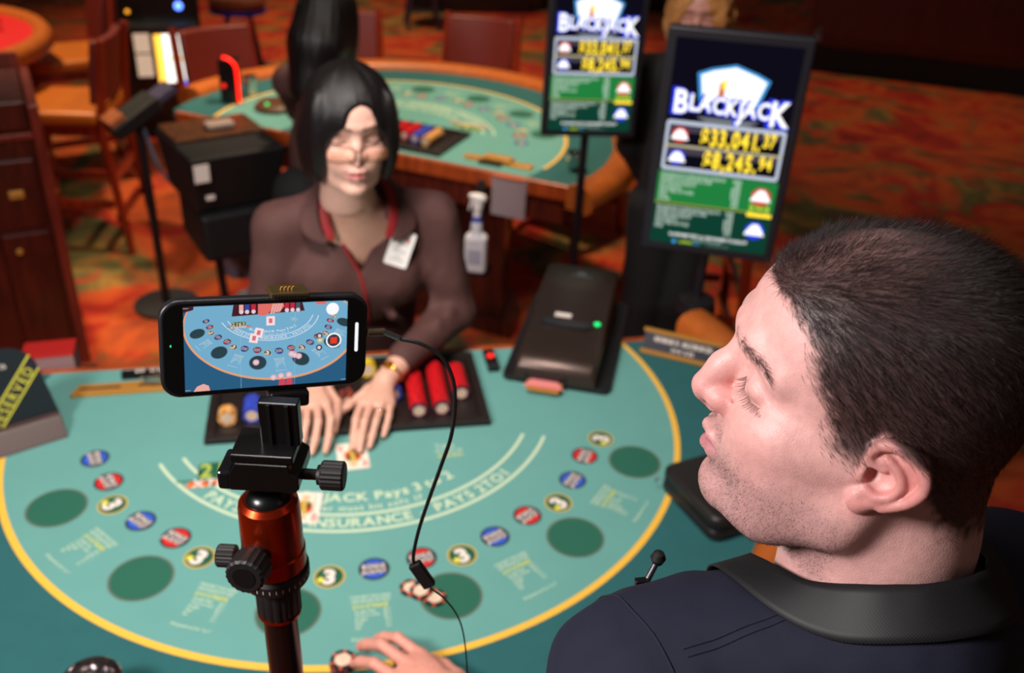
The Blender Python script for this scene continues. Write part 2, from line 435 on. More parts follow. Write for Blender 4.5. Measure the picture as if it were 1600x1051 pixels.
# ================================================================== blackjack tables
FELT = mat('felt_dark_teal', (34, 96, 98), .9, noise=.05, nscale=30, bump=.15, bscale=1800)
FELT_IN = mat('felt_light_teal', (100, 160, 152), .82, noise=.03, nscale=12, bump=.10, bscale=1800)
YEL = mat('print_yellow', (246, 190, 62), .7); CREAM = mat('print_cream', (206, 222, 186), .75)
DGREEN = mat('print_dark_green', (30, 98, 78), .8); GREY_P = mat('print_grey', (92, 104, 88), .8)
PBLACK = mat('print_black', (30, 24, 40), .7); PBLUE = mat('print_blue', (40, 88, 190), .7); PRED = mat('print_red', (206, 34, 30), .7)
PWHITE = mat('print_white', (236, 222, 212), .7); PGOLD = mat('print_gold', (196, 170, 70), .7); PLEMON = mat('print_lemon', (226, 220, 70), .7)
PGREEN = mat('print_green', (18, 86, 60), .7); PORANGE = mat('print_orange', (226, 110, 50), .7); PLIME = mat('print_lime', (168, 190, 80), .7)
RIM = mat('tan_leather', (186, 96, 36), .38, noise=.12, nscale=25, bump=.15, bscale=300)
TRIMW = wood('trim_wood', (150, 62, 26), (190, 84, 36)); DARKW = wood('dark_wood', (66, 22, 16), (98, 36, 24)); BASEW = wood('base_wood', (54, 18, 12), (84, 30, 20))
LC = (0, .7995)
def fit_arc(s, size, R, a0, a1, c, bold):
    gl = [glyph(ch, bold) for ch in s]; w = sum(g[2] for g in gl)*size; sp = (abs(a1-a0)*R-w)/size/len(s)
    return arc_text(s, size, R, (a0+a1)/2, c, bold, sp)
def layout_items():
    """every printed piece of the layout: (name, Flat) in table coordinates"""
    out = []
    def item(name, *adds):
        f = Flat()
        for VF, m, l in adds: f.add(VF, m, l)
        out.append((name, f))
    ic = (0, .7504); RY = .7104; e = .968
    am = math.pi-math.acos((e-ic[1])/RY)
    t = np.linspace(-am, am, 97); P = np.c_[ic[0]+RY*np.sin(t)*.9963, ic[1]-RY*np.cos(t)]
    item('printed_field', ((P, [tuple(range(len(P)))]), FELT_IN, 0))
    V, F = ring2d(ic, RY-.0065, RY+.0065, -am+.16, am, 96); item('yellow_line', ((V*[.9963, 1], F), YEL, 1))
    for R, a in ((.439, 64), (.3937, 63)):
        item('insurance_line', (ring2d((0, .7924), R-.0034, R+.0034, -math.radians(a), math.radians(a), 72), CREAM, 1))
    rd = math.radians
    item('insurance_lettering', (fit_arc('INSURANCE', .034, .4345, -rd(14), rd(12.5), LC, .02), CREAM, 1),
         (fit_arc('-', .034, .4345, rd(14.5), rd(16.5), LC, .02), CREAM, 1), (fit_arc('-', .034, .4345, -rd(18), -rd(16), LC, .02), CREAM, 1),
         (fit_arc('PAYS 2TO1', .034, .4345, rd(18.5), rd(43.5), LC, .02), CREAM, 1), (fit_arc('PAYS 2TO1', .034, .4345, -rd(44), -rd(19.5), LC, .02), CREAM, 1))
    item('blackjack_lettering', (fit_arc('BLACKJACK Pays 3 to 2', .034, .362, -rd(31), rd(31), LC, .022), CREAM, 1))
    item('dealer_rule_lettering', (fit_arc('Dealer must hit soft 17', .021, .389, -rd(19), rd(18), LC, .014), CREAM, 1))
    # side-bet emblem
    o = np.array([-.262, .548]); q = lambda VF: (VF[0]+o, VF[1])
    tx = text2d('21+3', .060, .035); t2 = text2d('XTREME', .032, .03, narrow=.9)
    item('side_bet_emblem', (q((np.array(rrect(.112, .052, .012))+[0, .018], [tuple(range(28))])), PGREEN, 1),
         (q((np.array([(-.075, -.032), (.085, -.028), (.105, -.024), (.085, -.008), (-.07, -.010)]), [(0, 1, 2, 3, 4)])), PORANGE, 1),
         (q((np.array([(-.095, -.013), (.095, -.017), (.095, -.012), (-.095, -.008)]), [(0, 1, 2, 3)])), PGREEN, 2),
         (q((tx[0]*[.78, 1]+[0, -.002], tx[1])), PLIME, 3), (q((t2[0]+[0, -.031], t2[1])), PWHITE, 3), (q(disc2d((.012, .0), .009, 16)), PLEMON, 4))
    o = np.array([.178, .585])
    item('table_limits_print', (q(text2d('Table', .018, .0)), CREAM, 1), (q((lambda t: (t[0]+[.006, -.016], t[1]))(text2d('MIN 10 MAX 500', .014, .0, narrow=.55))), CREAM, 1),
         (q((lambda t: (t[0]+[.008, -.032], t[1]))(text2d('NO MID ENTRY', .013, .01, narrow=.55))), PLEMON, 1))
    for i in range(6):
        a = (i-2.5)*.4274
        def at(R, an): return (LC[0]+R*math.sin(an), LC[1]-R*math.cos(an))
        c = at(.6441, a); item('betting_circle', (disc2d(c, .0548), GREY_P, 1), (disc2d(c, .0508), DGREEN, 2))
        for R, da, fill in ((.5486, -.1949, PBLUE), (.5416, -.0356, PRED)):
            an = a+da; c = at(R, an); f = []
            l1 = text2d('BONUS', .0140, .03, narrow=.80); l2 = text2d('JACKPOT', .0135, .03, narrow=.66)
            r_ = lambda t, dy: (rot2(t[0]+[0, dy], an, c), t[1])
            bar = np.array([(-.0245, -.0095), (.0245, -.0125), (.0245, .0015), (.020, .0125), (-.020, .0125), (-.0245, .003)])
            item('jackpot_circle', (disc2d(c, .0275), PBLACK, 1), (disc2d(c, .0232), fill, 2), (r_((bar*.97, [tuple(range(6))]), 0), PBLACK, 3), (r_(l1, .0012), PWHITE, 4), (r_(l2, -.0115), PWHITE, 4))
        an = a+.0928; c = at(.5612, an); t3 = text2d('3', .046, .05)
        item('three_card_circle', (disc2d(c, .0275), PGOLD, 1), (disc2d(c, .0238), PBLACK, 2), (disc2d(c, .0228), PGREEN, 3),
             ((rot2(t3[0]+[.002, -.0165], an, c), t3[1]), PWHITE, 4), ((rot2(disc2d((-.014, -.008), .0062, 14)[0], an, c), [tuple(range(14))]), PLEMON, 5))
    rows = ['Straight Flush', 'Three of a Kind', 'Straight', 'Flush', 'Pair']; pays = ['30-1', '20-1', '10-1', '5-1', '2-1']
    for k in range(-2, 3):
        an = k*.4274; c = (LC[0]+.645*math.sin(an), LC[1]-.645*math.cos(an)); f = Flat()
        def put(t, x, y, m): f.add((rot2(t[0]+[x, y], an, c), t[1]), m, 1)
        put(text2d('YOUR FIRST TWO CARDS', .0098, .012, narrow=.56), 0, .029, CREAM); put(text2d('AND DEALERS UP CARD', .0098, .012, narrow=.56), 0, .0195, CREAM)
        put(text2d('21+3 XTREME', .0112, .02, narrow=.82), -.001, .007, PLEMON)
        for j, (r_, p_) in enumerate(zip(rows, pays)):
            put(text2d(r_, .0094, .008, 'l', narrow=.62), -.028, -.003-.0088*j, CREAM); put(text2d(p_, .0094, .008, 'r', narrow=.7), .031, -.003-.0088*j, CREAM)
        put(text2d('All payouts are for "to 1"', .0098, .006, narrow=.66), 0, -.062, CREAM)
        out.append(('pay_table_print', f))
    return out
ITEMS = layout_items()
def make_table(label, X, a_hi=.08):
    """X: 4x4, table frame (x along the dealer's edge, -y towards the players, z=0 at the felt)"""
    t = thing('blackjack_table', label, 'table', M=X @ Matrix.Translation((0, .4, -TZ)))
    Lz = Matrix.Translation((0, -.4, TZ))                          # table coords -> local
    def pl(x, y, z): return tuple(Lz @ Vector((x, y, z)))
    ic = (0, .7504); RI = .90; e = .968; am = math.pi-math.acos((e-ic[1])/RI); ts = np.linspace(-am, am, 73)
    poly = [(RI*math.sin(a), ic[1]-RI*math.cos(a)) for a in ts]
    b = MB(); b.X = Lz; b.prism(poly, -.03, 0); felt = b.build('felt', FELT, t)
    for nm, f in ITEMS: f.build(nm, felt, pl)
    b = MB(); b.X = Lz; b.box((0, e+.0105, -.028), (1.70, .02, .058)); b.build('edge_trim', TRIMW, t, bevel=.004)
    prof = [(-.005, -.06), (-.005, .012), (.008, .028), (.035, .036), (.07, .034), (.098, .018), (.112, -.010), (.108, -.045), (.085, -.062)]
    V = []; F = []; ae = am+.08; ta = np.linspace(-ae, am+a_hi, 97); n = len(prof)
    for a in ta:
        for (r, z) in prof: V.append(pl((RI+r)*math.sin(a), ic[1]-(RI+r)*math.cos(a), z))
    F = [(i*n+k, i*n+(k+1) % n, (i+1)*n+(k+1) % n, (i+1)*n+k) for i in range(96) for k in range(n)]+[tuple(range(n))[::-1], tuple(96*n+k for k in range(n))]
    obj('armrest', V, F, RIM, t, smooth=True, sharp=60)
    b = MB(); b.X = Lz
    apoly = [(.84*math.sin(a), ic[1]-.84*math.cos(a)) for a in ts]; b.prism(apoly, -.16, -.0301)
    b.build('apron', DARKW, t)
    b = MB(); b.X = Lz; bp = [(.46*math.sin(a), .60-.40*math.cos(a)) for a in np.linspace(-math.pi/2, math.pi/2, 25)]
    b.prism(bp, -TZ+.08, -.1601); b.build('pedestal', BASEW, t)
    b = MB(); b.X = Lz; bp = [(.52*math.sin(a), .62-.46*math.cos(a)) for a in np.linspace(-math.pi/2, math.pi/2, 25)]
    b.prism(bp, -TZ, -TZ+.0799); b.build('plinth', BASEW, t)
    return t
T1 = Matrix.Translation((0, 0, TZ))
table1 = make_table('near blackjack table with teal felt layout, in front of the seated-height dealer in brown shirt'.replace('seated-height ', ''), T1)

# ---- chips
IVORY = mat('chip_inlay', (222, 196, 170), .5, noise=.25, nscale=300); CHIPM = {}
def chip_mesh(key, edge, spot, thick=.0033, r=.0195):
    n = 24; V = []; F = []; M = []
    for z in (-thick/2, thick/2):
        for k in range(n): a = 2*math.pi*k/n; V.append((r*math.cos(a), r*math.sin(a), z))
        for k in range(n): a = 2*math.pi*k/n; V.append((r*.66*math.cos(a), r*.66*math.sin(a), z))
    for k in range(n):
        k2 = (k+1) % n; s_ = 1 if k % 4 == 0 else 0
        F.append((k, k2, 2*n+k2, 2*n+k)); M.append(s_)
        F.append((2*n+k, 2*n+k2, 3*n+k2, 3*n+k)); M.append(s_); F.append((k2, k, n+k, n+k2)); M.append(s_)
    F.append(tuple(3*n+k for k in range(n))); M.append(2); F.append(tuple(n+k for k in reversed(range(n)))); M.append(2)
    me = bpy.data.meshes.new('chip'); me.from_pydata(V, [], F)
    for m in (mat('chip_'+key, edge, .4), mat('chip_spot_'+key, spot, .4), IVORY): me.materials.append(m)
    me.polygons.foreach_set('material_index', M); me.update(); CHIPM[key] = me; return me
for k_, e_, s_ in (('red', (206, 22, 28), (150, 16, 30)), ('blue', (44, 66, 176), (70, 90, 200)), ('black', (40, 34, 38), (206, 84, 50)), ('gold', (214, 140, 60), (236, 200, 140)), ('navy', (34, 36, 60), (150, 40, 60)), ('yellow', (226, 180, 20), (240, 214, 80))): chip_mesh(k_, e_, s_)
def chip(key, M, label, group):
    o = bpy.data.objects.new('casino_chip', CHIPM[key]); COL.objects.link(o); o.matrix_world = M
    return tag(o, label, 'chip', group)
def chip_roll(key, X, x, y0, y1, label, group, z=.0245, ycap=None):
    n = max(1, int(abs(y1-y0)/.00345))
    for i in range(n):
        y = y0+(i+.5)*.00345
        M = X @ Matrix.Translation((x, y, z)) @ Matrix.Rotation(math.radians(90), 4, 'X') @ Matrix.Rotation(random.random()*6.28, 4, 'Z')
        chip(CHK(key), M, label, group)
def CHK(k): return k
TRAYM = mat('black_tray', (34, 26, 24), .42, bump=.1, bscale=600)
def chip_tray(label, X):
    t = thing('chip_tray', label, 'tray', M=X @ Matrix.Translation((-.0135, .795, .0014)))
    MB().box((0, 0, .002), (.601, .288, .004)).build('tray_floor', TRAYM, t)
    for s_ in (-1, 1): MB().box((0, s_*.134, .009), (.601, .020, .010)).build('tray_rim', TRAYM, t, bevel=.002)
    for s_ in (-1, 1): MB().box((s_*.2915, 0, .009), (.018, .248, .010)).build('tray_end', TRAYM, t, bevel=.002)
    for i in range(12):
        MB().box((.2485+.0252-i*.0505+.0, 0, .0075), (.004, .246, .007)).build('tray_divider', TRAYM, t)
    return t
chip_tray('long black chip tray lying before the brown-shirted dealer on the near table', T1)
CH = [.235-.0505*i for i in range(11)]
R1 = 'chip rolls in the near tray'
chip_roll('red', T1, CH[2], .695, .838, 'red casino chip in the red roll nearest the dealer\'s watch in near tray', R1)
chip_roll('red', T1, CH[1], .698, .862, 'red casino chip in the middle one of three red rolls in near tray', R1)
chip_roll('red', T1, CH[0], .752, .850, 'red casino chip in the red roll nearest the red-button box in near tray', R1)
chip_roll('navy', T1, CH[2], .6895, .6945, 'dark navy chip closing the red roll nearest the dealer\'s watch in near tray', R1)
chip_roll('navy', T1, CH[1], .6925, .6975, 'dark navy chip closing the middle of three red rolls in near tray', R1)
chip_roll('navy', T1, CH[0], .7465, .7515, 'dark navy chip closing the red roll nearest the red-button box', R1)
chip_roll('blue', T1, CH[3], .758, .785, 'blue casino chip beside the red rolls in near tray', R1)
chip_roll('black', T1, CH[5], .738, .770, 'black casino chip between the dealer\'s hands in near tray', R1)
chip_roll('yellow', T1, CH[4], .865, .890, 'yellow casino chip beside the dealer\'s gold watch in near tray', R1)
chip_roll('blue', T1, CH[9], .712, .770, 'blue casino chip in the roll below the phone in near tray', R1)
chip_roll('gold', T1, CH[10], .708, .735, 'small gold casino chip at the far end of near tray', R1)
chip_roll('red', T1, CH[8], .700, .742, 'red casino chip in the roll next to the blue one, behind the phone clamp', R1)
def flat_chip(key, x, y, z, label, group, tilt=(0, 0)):
    M = T1 @ Matrix.Translation((x, y, z)) @ Matrix.Rotation(tilt[0], 4, 'X') @ Matrix.Rotation(tilt[1], 4, 'Y') @ Matrix.Rotation(random.random()*6.28, 4, 'Z')
    return chip(key, M, label, group)
flat_chip('black', .070, .194, .0029, 'black and ivory chip, first of three leaning chips by the betting circle', 'leaning chips by the betting circle')
flat_chip('black', .086, .182, .0062, 'black and ivory chip, middle one of three leaning chips by the betting circle', 'leaning chips by the betting circle', (.0, -.11))
flat_chip('black', .108, .166, .0029, 'black and ivory chip, last of three leaning chips inside the betting circle', 'leaning chips by the betting circle', (.0, .0))
for i in range(4): flat_chip('black', -.052+.0006*i, .046, .0029+.0034*i, 'black and ivory chip in the stack by the man\'s ring finger', 'chip stack at the fingertips')
for i in range(4): flat_chip('black', .047, .040-.0005*i, .0029+.0034*i, 'black and ivory chip in the stack under the man\'s forefinger', 'chip stack under the forefinger')

# ---- playing cards
CARDW = mat('card_white', (238, 228, 212), .45)
def card(x, y, a, label, rank, dark):
    t = thing('playing_card', label, 'card', (x, y, TZ+.0012), a, 'cards dealt on the near table')
    b = MB(); b.prism(rrect(.063, .088, .004, 4), 0, .0005); b.build('card_stock', CARDW, t)
    f = Flat(); rk = text2d(rank, .014, .02); ink = PBLACK if dark else PRED
    for s_ in (1, -1):
        f.add((rot2(rk[0]+[-.024, .028], 0 if s_ > 0 else math.pi), rk[1]), ink, 0)
        f.add((rot2(disc2d((-.024, .022), .003, 12)[0], 0 if s_ > 0 else math.pi), [tuple(range(12))]), ink, 0)
        r = lambda P: (rot2(np.array(P), 0 if s_ > 0 else math.pi), [tuple(range(len(P)))])
        f.add(r([(-.017, 0), (.017, 0), (.015, .012), (.006, .02), (-.008, .02), (-.016, .010)]), PGOLD, 0)
        f.add(r([(-.014, .0), (-.004, .0), (-.008, .017), (-.015, .009)]), PRED, 1); f.add(r([(.004, .0), (.014, .0), (.012, .011), (.007, .016)]), PBLACK, 1)
        f.add((rot2(disc2d((.001, .024), .0065, 14)[0], 0 if s_ > 0 else math.pi), [tuple(range(14))]), mat('card_face_skin', (232, 190, 160), .6), 2)
        f.add(r([(-.007, .028), (.009, .028), (.010, .034), (.005, .031), (.001, .035), (-.003, .031), (-.008, .034)]), PGOLD, 3)
        f.add(r([(-.019, 0), (-.018, 0), (-.018, .036), (-.019, .036)]), ink, 0); f.add(r([(.018, 0), (.019, 0), (.019, .036), (.018, .036)]), ink, 0)
    f.build('card_print', t, lambda x_, y_, z_: (x_, y_, z_+.0006))
card(-.014, .578, .06, 'white court card under the dealer\'s fingertips', 'Q', False)
card(-.112, .430, -.13, 'white court card lying on the insurance lettering, half behind the tripod head', 'Q', False)

# ---- small button box
GLOSSB = mat('gloss_black_plastic', (20, 18, 20), .25); SATINB = mat('satin_black', (24, 22, 24), .45); BRASS = mat('brass', (208, 146, 64), .34, metal=.35); CHROME = mat('chrome', (210, 205, 205), .12, metal=1.)
STEEL = mat('steel', (150, 150, 155), .3, metal=1.)
t = thing('call_button', 'small black box with round red button between chip tray and card shoe', 'button', (.329, .904, TZ+.0014), .02)
MB().box((0, 0, .007), (.028, .084, .014)).build('housing', GLOSSB, t, bevel=.002)
MB().lathe([(.0085, .0142), (.0085, .017), (.006, .0185), (.001, .019)], 20, (0, .008, 0)).build('button', mat('red_lamp', (255, 40, 30), .3, emit=.9), t, smooth=True)
MB().box((0, -.033, .0145), (.024, .014, .001)).build('label_plate', STEEL, t)

# ---- card shoe / shuffler on the near table
SHOE_M = mat('bronze_satin_metal', (72, 58, 52), .34, metal=.65, noise=.06, nscale=15)
ua = math.radians(-22.7)
t = thing('card_shoe', 'bronze card shoe with green lamp on black base, at the table edge', 'card shoe', (.341, .829, TZ+.0014), ua)
b = MB(); b.prism([(x+.1285, y+.225) for x, y in rrect(.257, .45, .018)], 0, .012); b.build('base_plate', SATINB, t, bevel=.002)
prof = [(-.004, .014), (-.004, .040), (.006, .056), (.028, .068), (.085, .078), (.17, .086), (.30, .100), (.43, .110), (.445, .102), (.447, .014)]
V = []; n = len(prof)
xs = [.030, .034, .044, .206, .216, .220]; dzs = [.010, .003, 0, 0, .003, .010]
for xx, dz in zip(xs, dzs):
    for u, h_ in prof: V.append((xx, u, h_-dz if h_ > .03 else h_))
F = [(i*n+k, i*n+(k+1) % n, (i+1)*n+(k+1) % n, (i+1)*n+k) for i in range(5) for k in range(n)]+[tuple(range(n))[::-1], tuple(5*n+k for k in range(n))]
obj('shell', V, F, SHOE_M, t, smooth=True, sharp=40)
b = MB(); b.prism([(.062, .150), (.070, .138), (.170, .138), (.190, .152), (.176, .170), (.070, .170)], .082, .0885); b.build('grip_recess', GLOSSB, t)
b = MB(); b.lathe([(.0075, 0), (.0075, .003), (.005, .0045), (.0005, .005)], 18, (.197, .172, .0862)); b.build('indicator_lamp', mat('green_lamp', (20, 220, 110), .3, emit=1.3), t, smooth=True)
MB().box((.110, .192, .0885), (.040, .016, .0012), Matrix.Rotation(math.radians(5), 3, 'X')).build('white_label', PWHITE, t)
f = Flat(); f.add((np.array([(-.028, -.006), (.028, -.006), (.028, -.002), (-.028, -.002)]), [(0, 1, 2, 3)]), STEEL).add((np.array([(-.016, 0), (.016, 0), (.008, .008), (.012, .02), (.0, .012), (-.012, .02), (-.008, .008)]), [tuple(range(7))]), STEEL)
f.build('maker_emblem', t, lambda x_, y_, z_: (x_+.125, y_+.385, .1068+.085*y_+z_))
b = MB(); b.box((.105, .004, .022), (.100, .02, .024)); b.build('card_mouth', GLOSSB, t)
b = MB(); b.add([(.062, .0, .014), (.148, .0, .014), (.142, -.045, .013), (.068, -.045, .013), (.062, .0, .016), (.148, .0, .016), (.142, -.045, .0145), (.068, -.045, .0145)], [(3, 2, 1, 0), (4, 5, 6, 7), (0, 1, 5, 4), (1, 2, 6, 5), (2, 3, 7, 6), (3, 0, 4, 7)]); b.build('card_ramp', BRASS, t)
pc = [(-.045, -.030), (.050, -.030), (.040, -.018), (.030, .004), (.020, .012), (-.018, .012), (-.030, .002), (-.036, -.018)]
b = MB(); b.prism([(x+.103, y-.004) for x, y in pc], .0175, .0195); b.build('cut_card', mat('pink_plastic', (236, 140, 136), .4), t)
b = MB(); b.box((.085, .22, -.075), (.12, .10, .148)); b.build('mounting_bracket', SATINB, t) if False else None

# ---- limits plate
t = thing('limits_sign', 'low black sign with gold rails and white lettering behind the man\'s nose', 'sign', (.716, .921, TZ+.0014), math.radians(-31.6))
b = MB(); b.add([(0, -.002, .004), (.19, -.002, .004), (.19, .018, .050), (0, .018, .050), (0, .012, .004), (.19, .012, .004), (.19, .026, .050), (0, .026, .050)], [(0, 1, 2, 3), (7, 6, 5, 4), (0, 4, 5, 1), (1, 5, 6, 2), (2, 6, 7, 3), (3, 7, 4, 0)])
b.build('panel', mat('sign_navy', (24, 24, 40), .4), t)
MB().box((.095, -.004, .004), (.198, .014, .008)).build('gold_rail', BRASS, t, bevel=.002); MB().box((.095, .019, .053), (.198, .014, .006)).build('gold_rail', BRASS, t, bevel=.002)
f = Flat(); t1 = text2d('MINIMUM 10 - MAXIMUM 500', .0165, .03, narrow=.62); t2 = text2d('21+3  5-50', .013, .03, narrow=.9)
f.add((t1[0]+[.098, .026], t1[1]), PWHITE).add((t2[0]+[.10, .009], t2[1]), PWHITE)
f.build('lettering', t, lambda x_, y_, z_: (x_, -.002+.020*(y_-0)/.046-z_*2, .004+y_))

# ---- RESERVED sign
t = thing('reserved_sign', 'dark round-topped sign with yellow RESERVED band in a brown stand', 'sign', (-.668, .706, TZ+.0014), math.radians(27))
hw_ = .078; poly = [(-hw_, 0), (hw_, 0), (hw_*.80, .105)]+[(hw_*.78*math.cos(a), .112+.062*math.sin(a)) for a in np.linspace(.06, math.pi-.06, 22)]+[(-hw_*.80, .105)]
tilt = Matrix.Rotation(math.radians(78), 4, 'X')
X = Matrix.Translation((0, .018, .022)) @ tilt
b = MB(); b.X = X; b.prism(poly, -.004, .0); b.build('board', mat('sign_charcoal', (26, 34, 40), .5), t)
f = Flat(); band = np.array([(-.115, -.020), (.115, -.020), (.115, .013), (-.115, .013)]); ba = math.radians(48); bc = (-.004, .072)
def clipb(P):  # clip the band to the board
    out = []
    for x_, y_ in P: out.append((x_, y_))
    return np.array(out)
def clip_poly(P, Q):
    """Sutherland-Hodgman: polygon P inside convex counter-clockwise Q"""
    P = [tuple(p) for p in P]
    for i in range(len(Q)):
        a, b2 = Q[i], Q[(i+1) % len(Q)]; out = []
        side = lambda p: (b2[0]-a[0])*(p[1]-a[1])-(b2[1]-a[1])*(p[0]-a[0])
        for j in range(len(P)):
            p, q2 = P[j], P[(j+1) % len(P)]; s1, s2 = side(p), side(q2)
            if s1 >= 0: out.append(p)
            if (s1 >= 0) != (s2 >= 0): u = s1/(s1-s2); out.append((p[0]+(q2[0]-p[0])*u, p[1]+(q2[1]-p[1])*u))
        P = out
        if len(P) < 3: return []
    return P
def add_clipped(f, VF, m, l, Q):
    V = []; F = []
    for q in VF[1]:
        P = clip_poly([VF[0][i] for i in q], Q) if len(q) <= 4 else clip_poly([VF[0][i] for i in q], Q)
        if len(P) >= 3: F.append(tuple(range(len(V), len(V)+len(P)))); V += P
    if V: f.add((np.array(V), F), m, l)
hull = [(-hw_, 0.001), (hw_, .001), (hw_*.80, .105)]+poly[3:-1]+[(-hw_*.80, .105)]
add_clipped(f, (rot2(band, ba, bc), [(0, 1, 2, 3)]), PLEMON, 0, hull)
band2 = np.array([(-.115, -.0165), (.115, -.0165), (.115, .0095), (-.115, .0095)]); add_clipped(f, (rot2(band2, ba, bc), [(0, 1, 2, 3)]), PBLACK, 1, hull)
rt = text2d('RESERVED', .0285, .004, space=.12, narrow=.85); add_clipped(f, (rot2(rt[0]+[.0, -.0135], ba, bc), rt[1]), PLEMON, 2, hull)
st_ = text2d('Seat is', .020, .0); add_clipped(f, (rot2(st_[0]+[-.012, .0], .12, (-.01, .132)), st_[1]), PWHITE, 0, hull)
f.build('sign_print', t, lambda x_, y_, z_: tuple(X @ Vector((x_, y_, z_+.0002))))
BRST = mat('brown_stand', (74, 54, 50), .4)
b = MB(); b.add([(-.075, -.030, 0), (.075, -.030, 0), (.075, .045, 0), (-.075, .045, 0), (-.075, .004, .036), (.075, .004, .036), (.075, .030, .036), (-.075, .030, .036)], [(3, 2, 1, 0), (4, 5, 6, 7), (0, 1, 5, 4), (1, 2, 6, 5), (2, 3, 7, 6), (3, 0, 4, 7)]); b.build('stand', BRST, t, bevel=.002)

# ---- brass money slot, clear paddle and tags
t = thing('money_slot', 'brass bill-slot plate with dark slit lying on the felt beside chip tray', 'slot plate', (-.48, .883, TZ+.0014), .02)
b = MB(); b.prism([(-.135, -.022), (.135, -.022), (.125, .020), (-.122, .020)], 0, .007); b.build('plate', BRASS, t, bevel=.0015)
MB().box((-.075, .0, .0072), (.085, .006, .001)).build('slit', PBLACK, t); MB().box((.055, .0, .0072), (.10, .006, .001)).build('slit', PBLACK, t)
GLASS = mat('clear_acrylic', (255, 250, 245), .04, trans=1.)
t = thing('bill_paddle', 'clear acrylic bill paddle standing on the brass slot plate', 'paddle', (-.43, .884, TZ+.0085), .02)
MB().box((.02, 0, .012), (.085, .016, .024)).build('block', GLASS, t, bevel=.003); MB().tube([(-.03, 0, .01), (-.034, 0, .024)], .006, 10).build('knob', CHROME, t, smooth=True)
t = thing('number_tag', 'dark tag bar with pale numerals behind the brass slot plate', 'tag', (-.455, .930, TZ+.0014), .02)
MB().box((0, 0, .008), (.125, .018, .016)).build('bar', GLOSSB, t, bevel=.002); f = Flat(); tt = text2d('60  C18', .018, .03); f.add(tt, PWHITE)
f.build('numerals', t, lambda x_, y_, z_: (x_, y_*.9-.0055, .0163+z_))
t = thing('red_box', 'flat red box with pale front standing on the ledge behind the reserved sign', 'box', (-.69, 1.030, TZ-.0550), .10)
MB().box((0, 0, .04), (.11, .07, .08)).build('carton', mat('carton_pale', (150, 120, 120), .6), t, bevel=.002); MB().box((0, 0, .083), (.113, .073, .006)).build('lid', mat('lid_red', (176, 30, 26), .5), t, bevel=.002)
MB().box((-.69, 1.0395, TZ-.075), (.16, .10, .038)).build('table_ledge', DARKW) and None
ldg = bpy.data.objects['table_ledge']; ldg.parent = table1; ldg.matrix_parent_inverse = table1.matrix_world.inverted()

# ---- zip case
t = thing('zip_case', 'black rounded zip case lying on the felt below the man\'s chin', 'case', (.672, .332, TZ+.0014), math.radians(14.7))
CASE_M = mat('black_hard_nylon', (30, 25, 25), .42, bump=.15, bscale=900)
for nm, z0, z1, s_ in (('lower_shell', 0, .026, 1), ('upper_shell', .0285, .055, 1)):
    b = MB(); b.prism(rrect(.125, .185, .022), z0, z1); b.build(nm, CASE_M, t, smooth=True, bevel=.009, bseg=4)
b = MB(); b.prism(rrect(.1235, .1835, .021), .0245, .030); b.build('zip', SATINB, t); 
MB().tube([(-.064, .085, .027), (-.072, .090, .025), (-.074, .086, .018)], .0018, 8).build('zip_pull', STEEL, t, smooth=True)

# ---- drink cup in the corner
t = thing('metal_cup', 'shiny steel cup at the table rim beside the tripod', 'cup', (-.405, .008, TZ+.0014))
MB().lathe([(.001, 0), (.033, 0), (.036, .004), (.041, .070), (.043, .074), (.041, .076), (.038, .072), (.033, .008), (.001, .006)], 40).build('cup_body', CHROME, t, smooth=True)
# ================================================================== tripod, phone and cable
BLK = mat('black_anodised', (18, 17, 18), .28, metal=.3, spec=.6); ORG = mat('orange_anodised', (176, 50, 16), .26, metal=.85); RUB = mat('ribbed_rubber', (20, 18, 18), .55)
def knurled(b, a, c, r, n=40, depth=.0008):
    a, c = Vector(a), Vector(c); ax = (c-a).normalized(); x = ax.orthogonal().normalized(); y = ax.cross(x); V = []
    L = (c-a).length
    for t_, rr in ((0, .9), (.08, 1), (.92, 1), (1, .88)):
        for k in range(n):
            r2 = r*rr-(depth if k % 2 else 0); th = 2*math.pi*k/n; V.append(a+ax*L*t_+(x*math.cos(th)+y*math.sin(th))*r2)
    F = [(i*n+k, i*n+(k+1) % n, (i+1)*n+(k+1) % n, (i+1)*n+k) for i in range(3) for k in range(n)]+[tuple(reversed(range(n))), tuple(3*n+k for k in range(n))]
    return b.add(V, F)
TP = Matrix(((.9772, .2124, 0, -.0990), (-.2124, .9772, 0, -.3300), (0, 0, 1, .6533+TZ), (0, 0, 0, 1)))     # frame at the ball, x to the right
tri = thing('tripod', 'black tripod with orange ball head holding the phone over the table', 'tripod', M=Matrix.Translation((-.0990, -.3300, 0)))
Wp = tri.matrix_world.inverted() @ TP
def tb_(): b = MB(); b.X = Wp; return b
tb_().lathe([(.0265, -.0665), (.0285, -.065), (.0285, -.048), (.0275, -.047), (.0270, -.036), (.0272, -.0290), (.0265, .001), (.0255, .006), (.0215, .0105), (.0200, .010)], 48).build('ball_housing', ORG, tri, smooth=True, sharp=30)
tb_().lathe([(.001, -.015), (.012, -.012), (.0205, .0), (.0205, .006), (.0185, .0125), (.0145, .017), (.009, .0195), (.001, .0205)], 40).build('ball', BLK, tri, smooth=True)
b = tb_(); b.cyl((0, 0, .018), (.003, 0, .036), .0085, .0075, 24); b.build('ball_stem', BLK, tri, smooth=True)
b = tb_(); b.lathe([(.025, -.0845), (.0305, -.081), (.0305, -.070), (.028, -.067)], 48); b.build('panning_base', RUB, tri, smooth=True, sharp=30)
f = Flat()
